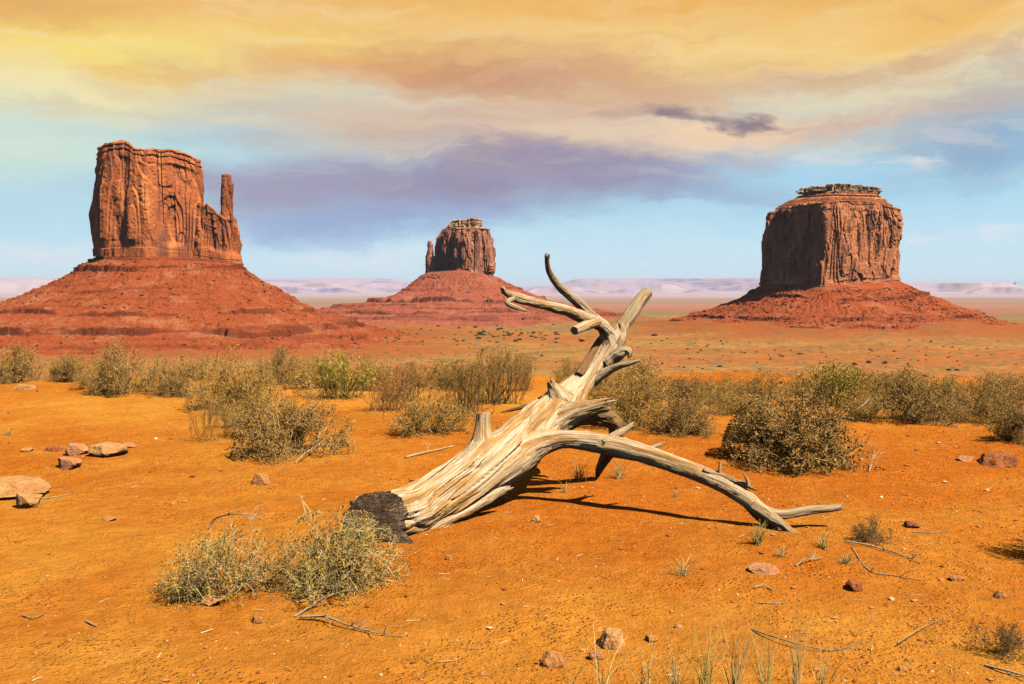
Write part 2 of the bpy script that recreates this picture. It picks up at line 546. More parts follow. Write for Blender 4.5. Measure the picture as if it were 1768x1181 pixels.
# ------------------------------------------------------------------ butte geometry
def resample(poly, n, weight_back=0.35, smooth=0.04):
    """closed plan polygon -> n points round it (dense where it faces -y), corners rounded"""
    P = np.array(poly, float)
    Q = np.concatenate([P, P[:1]])
    seg = np.hypot(*np.diff(Q, axis=0).T); s = np.concatenate([[0], np.cumsum(seg)])
    M = 2000
    ss = np.linspace(0, s[-1], M, endpoint=False)
    D_ = np.stack([np.interp(ss, s, Q[:, 0]), np.interp(ss, s, Q[:, 1])], 1)
    k = max(1, int(M * smooth)); w = np.hanning(2 * k + 1); w /= w.sum()
    for a in (0, 1):
        v = np.concatenate([D_[-k:, a], D_[:, a], D_[:k, a]])
        D_[:, a] = np.convolve(v, w, 'valid')
    tg = np.roll(D_, -1, 0) - np.roll(D_, 1, 0)
    nm = np.stack([tg[:, 1], -tg[:, 0]], 1); nm /= np.linalg.norm(nm, axis=1)[:, None]
    if (nm * (D_ - D_.mean(0))).sum() < 0:
        nm = -nm
    wt = np.where(nm[:, 1] < 0.25, 1.0, weight_back)
    cs = np.concatenate([[0], np.cumsum(wt)])
    idx = np.interp(np.linspace(0, cs[-1], n, endpoint=False), cs, np.arange(M + 1))
    i0 = np.floor(idx).astype(int) % M
    return D_[i0], nm[i0]


def ellipse_plan(pw=2.6, n=120):
    a = np.linspace(0, 2 * math.pi, n, endpoint=False)
    c, s = np.cos(a), np.sin(a)
    return np.stack([np.sign(c) * np.abs(c) ** (2 / pw), np.sign(s) * np.abs(s) ** (2 / pw)], 1)


def block(name, mat, Yc, hd, edges, base, top, plan, nu=700, nz=150, amp=(5, 2.5, 1.0), seed=0, strata=(0.2, 0.9), parent=None, ncap=26, smooth=0.04, roughtop=1.0, yoff=0.0):
    """a cliff-sided rock mass. edges: (t, xl, xr) in photo px from foot (t=0) to brink (t=1); base/top: (px, py) lines"""
    P, Nm = resample(plan, nu, smooth=smooth)
    P = (P - (P.min(0) + P.max(0)) / 2) / ((P.max(0) - P.min(0)) / 2)
    e = np.array(edges, float); bs = np.array(base, float); tp = np.array(top, float)
    w0 = e[0, 2] - e[0, 1]
    rows, tt = [], []
    t_wall = np.linspace(0, 1, nz)
    for t in t_wall:
        xl = np.interp(t, e[:, 0], e[:, 1]); xr = np.interp(t, e[:, 0], e[:, 2])
        rows.append((t, xl, xr, 1.0))
    for k in np.linspace(0, 1, ncap + 1)[1:]:
        rows.append((1.0, e[-1, 1], e[-1, 2], 1 - k * 0.995))
    V = []; T = []; K = []
    for (t, xl, xr, k) in rows:
        cx = (xl + xr) / 2; hw = (xr - xl) / 2
        px = cx + hw * P[:, 0] * k
        dy = hd * P[:, 1] * k * (hw * 2 / w0) ** 0.5 + yoff
        yb = np.interp(px, bs[:, 0], bs[:, 1]); yt = np.interp(px, tp[:, 0], tp[:, 1])
        py = yb + (yt - yb) * t
        V.append(at(px, py, Yc + dy)); T.append(np.full(nu, t)); K.append(np.full(nu, k))
    V = np.concatenate(V); T = np.concatenate(T); K = np.concatenate(K)
    N2 = np.tile(Nm, (len(rows), 1))
    h = V[:, 2].max() - V[:, 2].min()
    a1, a2, a3 = amp
    L = h
    q = V / L
    d = a1 * fbm(np.stack([q[:, 0] * 4.2, q[:, 1] * 4.2, q[:, 2] * 0.6], 1), 3, seed)
    # slabs: stepped noise leaves flat faces with sharp arrises
    s1 = fbm(np.stack([q[:, 0] * 7, q[:, 1] * 7, q[:, 2] * 1.5], 1), 2, seed + 5)
    f = s1 * 3.2; fl = np.floor(f); d += a2 * 0.95 * (fl + 0.5 + sstep(0.82, 1.0, f - fl))
    s2 = fbm(np.stack([q[:, 0] * 17, q[:, 1] * 17, q[:, 2] * 4.5], 1), 2, seed + 8)
    patch = sstep(-0.1, 0.35, fbm(np.stack([q[:, 0] * 5, q[:, 1] * 5, q[:, 2] * 2.2], 1), 2, seed + 9))
    f = s2 * 2.6; fl = np.floor(f); d += a3 * (0.35 + 0.85 * patch) * (fl + 0.5 + sstep(0.75, 1.0, f - fl))
    # spalled arches: shallow scoops with a sharp upper lip
    s3 = vn(np.stack([q[:, 0] * 10, q[:, 1] * 10, q[:, 2] * 3.2], 1), seed + 10)
    d -= a2 * 0.7 * sstep(0.42, 0.47, s3)
    # deep joints
    j = vn(np.stack([q[:, 0] * 7, q[:, 1] * 7, q[:, 2] * 0.5], 1), seed + 12)
    d -= a2 * 2.2 * np.clip(1 - np.abs(j) / 0.05, 0, 1) * sstep(-0.5, 0.2, vn(q * 3, seed + 13))
    j2 = vn(np.stack([q[:, 0] * 20, q[:, 1] * 20, q[:, 2] * 1.6], 1), seed + 14)
    d -= a3 * 1.4 * np.clip(1 - np.abs(j2) / 0.09, 0, 1) * patch
    d += a3 * 0.45 * fbm(q * 50, 3, seed + 16)
    # bedded foot and bedded brink
    zt = T + 0.015 * vn(q * 8, seed + 18)
    bedn = vn(np.stack([zt * 46 + seed, 0 * zt, 0 * zt], 1), seed + 19)
    bed = np.where(bedn > 0.05, 1.0, -0.4) * a3 * 1.0
    lo = 1 - sstep(strata[0] * 0.6, strata[0], T); hi = sstep(strata[1], min(1, strata[1] + 0.03), T)
    d = d * (1 - 0.55 * lo - 0.3 * hi) + bed * (lo + hi) + lo * a2 * 0.45
    d = np.where(K < 1, d * np.clip((K - 0.7) / 0.3, 0, 1), d)
    V[:, 0] += N2[:, 0] * d; V[:, 1] += N2[:, 1] * d
    tz = (roughtop * a3 * 0.9) * fbm(q * 22, 4, seed + 25) + roughtop * a3 * 0.8 * np.round(2 * fbm(q * 9, 2, seed + 26))
    V[:, 2] += tz * sstep(0.93, 1.0, T)
    faces = grid_faces(len(rows), nu, True)
    o = mesh_np(name, V, faces, mat, smooth=False)
    if parent:
        recentre(o, parent)
    return o


def talus(name, mat, bt, plan, hd, edges0, base, prof_l, prof_r, prof_f, levels, nu=900, ns=240, smax=430, seed=0, parent=None, rough=1.0, smooth=0.08):
    P, Nm = resample(plan, nu, 0.25, smooth)
    P = (P - (P.min(0) + P.max(0)) / 2) / ((P.max(0) - P.min(0)) / 2)
    xl, xr = edges0; bs = np.array(base, float)
    px = (xl + xr) / 2 + (xr - xl) / 2 * P[:, 0] * 0.97
    B = at(px, np.interp(px, bs[:, 0], bs[:, 1]), bt['Y'] + hd * P[:, 1] * 0.97)
    c0 = B[:, :2].mean(0)
    rd = B[:, :2] - c0; rd /= np.linalg.norm(rd, axis=1)[:, None]
    nd = Nm * 0.45 + rd * 0.55; nd /= np.linalg.norm(nd, axis=1)[:, None]
    s = np.linspace(0, 1, ns) ** 1.25 * smax
    prof = [np.array(p, float) for p in (prof_l, prof_r, prof_f)]
    wl = np.clip(-nd[:, 0], 0, 1) ** 2; wr = np.clip(nd[:, 0], 0, 1) ** 2; wf = 1 - wl - wr
    Z = np.zeros((ns, nu))
    for p, w in zip(prof, (wl, wr, wf)):
        Z += np.interp(s, p[:, 0], p[:, 1])[:, None] * w[None, :]
    Z += (B[None, :, 2] - Z[0:1]) * np.exp(-s / 50.0)[:, None]
    X = B[None, :, 0] + nd[None, :, 0] * s[:, None]
    Yv = B[None, :, 1] + nd[None, :, 1] * s[:, None]
    x, y, z = X.ravel(), Yv.ravel(), Z.ravel()
    sr = np.repeat(s, nu)
    fade = sstep(0, 25, sr)
    ang = np.tile(np.arctan2(nd[:, 0], -nd[:, 1]), ns)
    z = z + rough * fade * (5.0 * fbm(p3(x / 75, y / 75, z / 60), 4, seed))
    gul = np.abs(fbm(np.stack([ang * 11 + 0.8 * fbm(p3(x / 50, y / 50), 2, seed + 3), sr / 110, 0 * sr], 1), 3, seed + 4))
    z = z + rough * fade * (3.0 * (gul - 0.35)) * np.clip(1.2 - sr / 380, 0.1, 1)
    led = np.zeros_like(z)
    for (Lz, h, Wd) in levels:
        lz = Lz + 5.0 * fbm(p3(x / 160, y / 160), 2, seed + Lz)
        hh = h * np.clip(0.75 + 1.5 * fbm(p3(x / 55, y / 55), 3, seed + 31 + Lz), 0, 1.5)
        up = z >= lz
        k = np.clip((lz + Wd - z) / Wd, 0, 1)
        z = np.where(up, z + hh * k, z)
        led = np.maximum(led, np.where(np.abs(z - lz - hh * 0.5) < hh * 0.55 + 0.6, 1.0, 0) * np.clip(hh / h, 0, 1) * np.clip(h / 4, 0.4, 1))
    z = z + rough * fade * (2.0 * fbm(p3(x / 11, y / 11), 4, seed + 8) + 1.5 * np.clip(fbm(p3(x / 4.2, y / 4.2), 2, seed + 9), 0, 2))
    z = np.where(sr > smax * 0.9, z - (sr - smax * 0.9) * 0.25, z)
    V = np.stack([x, y, z], 1)
    o = mesh_np(name, V, grid_faces(ns, nu, True)[:, ::-1], mat, attrs={'ledge': led}, smooth=False)
    if parent:
        recentre(o, parent)
    return o, V.reshape(ns, nu, 3), nd


ICO_V = ICO_F = None


def ico():
    global ICO_V, ICO_F
    if ICO_V is None:
        bm = bmesh.new(); bmesh.ops.create_icosphere(bm, subdivisions=1, radius=1)
        ICO_V = np.array([v.co[:] for v in bm.verts]); ICO_F = np.array([[v.index for v in f.verts] for f in bm.faces]); bm.free()
    return ICO_V, ICO_F


def lumps(name, pts, sizes, mat, seed, flat=0.7, parent=None, attrs=None):
    """many small angular stones in one mesh"""
    v0, f0 = ico(); r = np.random.default_rng(seed)
    n = len(pts); nv = len(v0)
    V = np.repeat(v0[None], n, 0) * r.uniform(0.6, 1.25, (n, nv, 1))
    sc = np.stack([r.uniform(0.7, 1.4, n), r.uniform(0.7, 1.2, n), r.uniform(0.5, 1.1, n) * flat], 1)
    V = V * sc[:, None, :] * np.asarray(sizes)[:, None, None]
    a = r.uniform(0, 6.28, n); ca, sa = np.cos(a)[:, None], np.sin(a)[:, None]
    V = np.stack([V[..., 0] * ca - V[..., 1] * sa, V[..., 0] * sa + V[..., 1] * ca, V[..., 2]], -1)
    V = V + np.asarray(pts)[:, None, :]
    Fc = (f0[None] + (np.arange(n) * nv)[:, None, None]).reshape(-1, 3)
    at2 = None
    if attrs is not None:
        at2 = {'tint': np.repeat(attrs, nv)}
    o = mesh_np(name, V.reshape(-1, 3), Fc, mat, smooth=False, attrs=at2)
    if parent:
        recentre(o, parent)
    return o


def boulders(grid, nd, n, seed, mat, parent, smin=0.6, smax=3.0, rows=(0.06, 0.85)):
    r = np.random.default_rng(seed); ns, nu, _ = grid.shape
    front = np.where(nd[:, 1] < 0.3)[0]
    u = r.choice(front, n * 3); i = (r.uniform(rows[0], rows[1], n * 3) * (ns - 1)).astype(int)
    p = grid[i, u]
    keep = fbm(p3(p[:, 0] / 45, p[:, 1] / 45), 2, seed) + r.uniform(-0.4, 0.4, n * 3) > 0.05
    p = p[keep][:n]
    sz = smin + (smax - smin) * r.uniform(0, 1, len(p)) ** 4
    o = lumps('rubble', p, sz, mat, seed, 0.8, parent)
    tag(o, kind='stuff')


def make_west():
    root = empty('butte', (WM['X'], WM['Y'], -80))
    tag(root, 'large red butte with a thin thumb spire standing off its side', 'butte', 'sandstone buttes rising from the valley')
    pl = ellipse_plan(3.2)
    # turn the long face a little towards the sun
    main = block('cliff', ROCK_RED, WM['Y'], 62, [(0, 165, 352), (0.2, 162, 352), (0.42, 159, 351), (0.62, 160, 348), (0.8, 165, 345), (0.9, 170, 344), (1, 174, 343)],
          [(160, 443), (240, 443), (300, 448), (360, 452)],
          [(165, 262), (176, 254), (184, 249), (197, 246), (212, 245), (224, 249), (232, 257), (246, 259), (264, 258), (276, 261), (292, 259), (308, 262), (322, 267), (334, 274), (344, 279)],
          [(-1, -0.55), (-0.75, -0.85), (-0.05, -1.0), (0.12, -0.8), (0.55, -0.72), (0.92, -0.30), (1, 0.4), (0.7, 1), (-0.6, 1), (-1, 0.5)], nu=900, nz=190, amp=(6.0, 2.8, 1.3), seed=3, strata=(0.17, 0.86), parent=root, smooth=0.012, ncap=34)
    block('shoulder', ROCK_RED, WM['Y'], 38, [(0, 318, 420), (0.25, 322, 413), (0.6, 326, 410), (1, 330, 406)],
          [(310, 450), (360, 453), (400, 457), (422, 459)],
          [(318, 345), (346, 352), (352, 354), (358, 353), (363, 358), (368, 361), (374, 368), (382, 373), (387, 377), (406, 379)],
          ellipse_plan(2.6), nu=600, nz=150, amp=(3.6, 2.0, 0.9), seed=8, strata=(0.33, 0.93), parent=root)
    block('spire', ROCK_RED, WM['Y'] - 2, 8.5, [(0, 372, 413), (0.12, 379, 408), (0.25, 382, 404.5), (0.4, 382.5, 402), (0.55, 382, 403), (0.75, 383, 403.5), (0.85, 384, 403), (0.87, 385, 399.5), (0.93, 384, 398.5), (1, 386, 397)],
          [(370, 400), (420, 400)], [(380, 302), (390, 300.5), (400, 303)], ellipse_plan(3), nu=160, nz=160, amp=(0.8, 0.7, 0.4), seed=14, strata=(0.05, 0.8), parent=root, ncap=8)
    LV = [(22, 5.5, 12), (27, 2.0, 3), (-40, 3.8, 10), (-34, 1.2, 4), (-63, 5.5, 12), (-58, 1.8, 4), (34, 2.0, 6), (-8, 1.6, 8), (-20, 1.2, 6), (-74, 2, 6)]
    o, g, nd = talus('talus_slope', TAL_RED, WM, ellipse_plan(2.4), 64, (166, 418),
                     [(160, 440), (240, 440), (300, 445), (360, 450), (420, 457)],
                     [(0, 47), (40, 20), (81, -3), (150, -31), (290, -66), (430, -92)],
                     [(0, 32), (40, 2), (108, -35), (162, -60), (243, -79), (330, -88), (430, -96)],
                     [(0, 44), (35, 24), (90, -4), (170, -40), (260, -63), (350, -82), (430, -92)],
                     LV, nu=1200, ns=300, smax=430, seed=5, parent=root)
    boulders(g, nd, 5200, 41, TAL_RED, root, 0.7, 3.4)


def make_east():
    root = empty('butte', (EM['X'], EM['Y'], -80))
    tag(root, 'smallest farthest butte with a little thumb on its left and a flat cap', 'butte', 'sandstone buttes rising from the valley')
    block('cliff', ROCK_PINK, EM['Y'], 80, [(0, 759, 849), (0.3, 757.5, 847), (0.6, 758, 846), (0.85, 761, 844.5), (1, 766, 843)],
          [(750, 470), (800, 471), (855, 480)], [(755, 402), (765, 396.5), (790, 395), (830, 395), (845, 397)],
          [(-1, 0.1), (-0.82, -0.5), (-0.45, -0.62), (-0.3, -0.95), (0.05, -0.8), (0.2, -1), (0.52, -0.9), (0.66, -0.6), (0.92, -0.55), (1, 0.2), (0.6, 1), (-0.6, 1)],
          nu=700, nz=130, amp=(5, 3.0, 1.4), seed=21, strata=(0.1, 0.9), parent=root, smooth=0.012)
    block('cap_rock', CAP_ROCK, EM['Y'] + 6, 52, [(0, 773, 830), (0.4, 774.5, 828.5), (0.5, 776, 828), (1, 781, 826)],
          [(770, 397), (832, 397)], [(774, 384), (781, 384), (784, 381), (790, 380), (806, 380), (808, 378), (822, 377.5), (828, 380)], ellipse_plan(2.6), nu=360, nz=40, amp=(2.5, 2.0, 1.4), seed=25, strata=(0.5, 0.55), parent=root, roughtop=0.8)
    block('spire', ROCK_PINK, EM['Y'] + 4, 16, [(0, 735, 760), (0.3, 736, 756), (0.5, 737, 751), (0.62, 738, 746), (0.8, 739, 745.5), (0.9, 738.8, 746.5), (1, 739.8, 745)],
          [(730, 476), (765, 474)], [(738, 417), (742, 416), (746, 418)], ellipse_plan(2.4), nu=200, nz=110, amp=(1.6, 1.2, 0.6), seed=29, strata=(0.05, 0.95), parent=root, ncap=6)
    o, g, nd = talus('talus_slope', TAL_PINK, EM, ellipse_plan(2.2), 84, (738, 850),
                     [(735, 470), (800, 466), (852, 476)],
                     [(0, 30), (40, 5), (85, -24), (130, -42), (260, -62), (420, -84), (520, -96)],
                     [(0, 22), (60, -8), (140, -42), (250, -64), (420, -84), (520, -96)],
                     [(0, 34), (60, -2), (140, -42), (260, -62), (420, -82), (520, -96)],
                     [(-38, 6, 12), (-62, 4, 8), (-72, 3.5, 7), (-12, 3, 8), (-52, 2.5, 6)], nu=800, ns=220, smax=520, seed=35, parent=root, rough=1.05)
    boulders(g, nd, 1500, 43, TAL_PINK, root, 1.0, 4.0, (0.05, 0.6))


def make_merrick():
    root = empty('butte', (MB['X'], MB['Y'], -80))
    tag(root, 'massive square butte with a shaded left face and no spire', 'butte', 'sandstone buttes rising from the valley')
    plan = [(-128, 61), (-13, -92), (128, 14), (13, 150)]
    block('cliff', ROCK_BROWN, MB['Y'], 118, [(0, 1313, 1554), (0.25, 1315, 1557), (0.5, 1318, 1559), (0.75, 1320, 1556), (0.93, 1321, 1551), (1, 1323, 1547)],
          [(1300, 492), (1430, 498), (1560, 486)], [(1320, 368), (1338, 367), (1343, 362), (1370, 356), (1400, 352), (1433, 347), (1480, 350), (1520, 353), (1548, 362)],
          plan, nu=1000, nz=190, amp=(6.0, 3.2, 1.5), seed=51, strata=(0.10, 0.90), parent=root, smooth=0.014)
    plan2 = plan
    block('upper_ledges', ROCK_BROWN, MB['Y'], 104, [(0, 1338, 1541), (0.22, 1348, 1539), (0.28, 1353, 1533), (0.55, 1366, 1528), (0.6, 1371, 1523), (1, 1392, 1510)],
          [(1330, 364), (1345, 361), (1380, 356), (1433, 350), (1500, 352), (1545, 360)], [(1370, 334), (1440, 331), (1520, 333)], plan2, nu=600, nz=60, amp=(2.0, 1.2, 0.8), seed=57, strata=(0.98, 0.02), parent=root, smooth=0.02)
    block('cap_rock', CAP_ROCK, MB['Y'] + 6, 62, [(0, 1380, 1515), (0.35, 1377, 1517), (1, 1381, 1516)],
          [(1370, 336), (1440, 334), (1520, 336)], [(1378, 326), (1398, 325), (1402, 322.5), (1426, 322), (1430, 319), (1445, 317.5), (1462, 318), (1466, 320), (1488, 320.5), (1492, 322.5), (1517, 324)], plan2, nu=420, nz=34, amp=(3.2, 1.8, 0.8), seed=63, strata=(0.5, 0.5), parent=root, roughtop=0.8, smooth=0.03)
    o, g, nd = talus('talus_slope', TAL_BROWN, MB, plan, 118, (1316, 1555),
                     [(1300, 488), (1430, 492), (1560, 483)],
                     [(0, 0), (30, -17), (70, -38), (110, -54), (160, -68), (220, -82), (320, -96), (430, -110)],
                     [(0, 6), (50, -16), (110, -42), (170, -61), (230, -74), (320, -92), (430, -106)],
                     [(0, 2), (50, -24), (110, -46), (175, -64), (235, -77), (320, -94), (430, -108)],
                     [(-22, 4.0, 9), (-57, 3.5, 10), (-68, 2.5, 7)], nu=1000, ns=240, smax=430, seed=65, parent=root, rough=1.0, smooth=0.06)
    boulders(g, nd, 4500, 47, TAL_BROWN, root, 0.7, 4.2, (0.08, 0.75))


make_west(); make_east(); make_merrick()


# ------------------------------------------------------------------ far mesas along the horizon
def mesa_range(name, dist, hmax, seed, az0, az1, col, freq, thr=0.0, deep=3500, low=0.35):
    m, t, b = material(name + '_hazed_rock', 0.95, 0.1)
    g = t.new('ShaderNodeTexCoord'); pos = g.outputs['Object']
    n = t.noise(t.scale(pos, (0.0016, 0.0016, 0.012)), 1.0, 7, 0.7)
    n2 = t.noise(t.scale(pos, (0.0002, 0.0002, 0.0004)), 1.0, 3, 0.6)
    c = t.mix(t.mapr(n, 0.47, 0.60), col[0], col[1])
    c = t.mix(t.mapr(n2, 0.45, 0.6), c, col[2])
    t.l.new(c, b.inputs['Base Color'])
    az = np.linspace(rad(az0), rad(az1), 1500)
    hn = fbm(p3(az * freq, 0 * az), 4, seed)
    stepn = np.clip(0.6 * (np.round((hn - thr) * 4) / 4 * 1.6 + low) + 0.4 * ((hn - thr) * 1.5 + low), 0.02, 1.0)
    k = 15; w = np.ones(k) / k
    stepn = np.convolve(np.pad(stepn, k // 2, 'edge'), w, 'valid')
    taper = sstep(rad(az0), rad(az0 + 3), az) * (1 - sstep(rad(az1 - 3), rad(az1), az))
    top = PLAIN - 10 + (hmax - PLAIN) * stepn * taper
    talh = 0.45 + 0.1 * fbm(p3(az * 60, 0 * az), 3, seed + 3)
    dd = dist * (1 + 0.045 * fbm(p3(az * freq * 1.2, 0 * az), 3, seed + 7) )
    hgt = top - (PLAIN - 10)
    rows = [(-4.2, 0.0), (-2.4, 0.25), (-1.2, 0.9), (-0.6, 1.25), (0.0, 1.75), (0.3, 2.0), (0.9, 2.1), (1.6, 2.2), (14, 2.2)]
    V = []
    for (o_, lv) in rows:
        r = dd + o_ * (hmax - PLAIN) * 1.6 + (deep if o_ > 10 else 0)
        fr = np.where(lv <= 1, talh * lv, talh + (1 - talh) * min(1, (lv - 1) / 1.1))
        z = PLAIN - 10 + hgt * fr + 1.5 * fbm(p3(az * 200, 0 * az + lv), 2, seed)
        V.append(np.stack([r * np.sin(az), r * np.cos(az), z], 1))
    o = mesh_np(name, np.concatenate(V), grid_faces(len(rows), len(az))[:, ::-1], m, smooth=True)
    tag(o, kind='structure')


HAZE_LIL = [(0.33, 0.25, 0.285), (0.15, 0.16, 0.26), (0.365, 0.28, 0.295)]  # rock tones with the haze of distance painted in as lilac and blue
mesa_range('hills', 16500, 118, 81, -45, 50, HAZE_LIL, 6, -0.3, low=0.62)
mesa_range('hills', 13600, 40, 84, -45, 50, HAZE_LIL, 16, 0.05, low=0.35)
mesa_range('hills', 10800, -10, 87, -42, 46, HAZE_LIL, 22, 0.15, low=0.22)
mesa_range('hills', 27000, 330, 93, 15, 40, [(0.27, 0.33, 0.40), (0.25, 0.31, 0.38), (0.29, 0.35, 0.42)], 5, -0.05, deep=6000, low=0.5)  # pale blue of distant haze put into the mountain's colour


# ------------------------------------------------------------------ wood
def wood_material(name, cols, dark=0.8):
    m, t, b = material(name, 0.8, 0.2)
    a = t.new('ShaderNodeAttribute', attribute_name='grain'); gv = a.outputs['Vector']
    g1 = t.noise(t.scale(gv, (16, 16, 1.1)), 1.0, 7, 0.6, 0.5)
    g2 = t.noise(t.scale(gv, (60, 60, 2.6)), 1.0, 5, 0.6, 0.3)
    big = t.noise(t.scale(gv, (3.6, 3.6, 0.9)), 1.0, 6, 0.65, 0.8)
    c = t.ramp(g1, [(0.26, cols[2]), (0.36, cols[1]), (0.50, cols[0]), (0.70, cols[3])])
    c = t.mix(t.mapr(big, 0.50, 0.555, 0, 0.9), c, cols[1])
    c = t.mix(t.mapr(big, 0.585, 0.64, 0, 0.8), c, cols[2])
    c = t.mix(t.mapr(g2, 0.30, 0.70, 0.35, 0.0), c, cols[1])
    crack = t.mapr(g2, 0.33, 0.25, 0, dark)
    c = t.mix(crack, c, cols[4])
    crack2 = t.mapr(t.noise(t.scale(gv, (7, 7, 0.35)), 1.0, 3, 0.5, 0.3), 0.345, 0.32, 0, 0.95)
    c = t.mix(crack2, c, cols[4])
    t.l.new(c, b.inputs['Base Color'])
    h = t.math('ADD', t.math('MULTIPLY', g1, 0.6), t.math('SUBTRACT', t.math('MULTIPLY', g2, 0.35), t.math('MULTIPLY', crack2, 0.5)))
    bump(t, b, h, 0.9, 0.022)
    return m


BONE = [(0.58, 0.435, 0.255), (0.43, 0.215, 0.055), (0.22, 0.095, 0.024), (0.69, 0.58, 0.41), (0.045, 0.020, 0.008)]
WOOD = wood_material('bleached_wood', BONE)
WOOD_BROWN = wood_material('weathered_brown_wood', [(0.30, 0.165, 0.058), (0.21, 0.10, 0.032), (0.09, 0.04, 0.014), (0.40, 0.26, 0.11), (0.025, 0.012, 0.006)])
WOOD_STICK = wood_material('dry_stick_wood', [(0.70, 0.51, 0.27), (0.62, 0.41, 0.18), (0.48, 0.29, 0.11), (0.78, 0.60, 0.36), (0.28, 0.15, 0.06)])


def char_material():
    m, t, b = material('charred_wood', 0.85, 0.25)
    a = t.new('ShaderNodeAttribute', attribute_name='grain'); gv = a.outputs['Vector']
    n = t.noise(t.scale(gv, (5, 5, 5)), 1.0, 5, 0.6, 0.8)
    ln = t.noise(t.scale(gv, (5, 5, 26)), 1.0, 4, 0.6, 1.2)
    ln2 = t.noise(t.scale(gv, (26, 26, 5)), 1.0, 3, 0.6, 1.0)
    e1 = t.mapr(t.math('ABSOLUTE', t.math('SUBTRACT', ln, 0.5)), 0.0, 0.045)
    e2 = t.mapr(t.math('ABSOLUTE', t.math('SUBTRACT', ln2, 0.5)), 0.0, 0.035)
    e = t.math('MULTIPLY', e1, t.mapr(e2, 0, 1, 0.4, 1))
    c = t.ramp(n, [(0.3, (0.055, 0.031, 0.016)), (0.45, (0.13, 0.073, 0.036)), (0.60, (0.30, 0.175, 0.085))])
    c = t.mix(t.mapr(e, 0, 1, 0.25, 1), (0.008, 0.006, 0.005), c)
    t.l.new(c, b.inputs['Base Color'])
    bump(t, b, e, 0.9, 0.02)
    return m


CHAR = char_material()


def catmull(P, n):
    P = np.asarray(P, float)
    Q = np.concatenate([2 * P[:1] - P[1:2], P, 2 * P[-1:] - P[-2:-1]])
    out = []
    m = len(P) - 1
    for i in range(n):
        f = i / (n - 1) * m; k = min(int(f), m - 1); t = f - k
        a, b, c, d = Q[k], Q[k + 1], Q[k + 2], Q[k + 3]
        out.append(0.5 * (2 * b + (c - a) * t + (2 * a - 5 * b + 4 * c - d) * t * t + (3 * b - 3 * c + d - a) * t ** 3))
    return np.array(out)


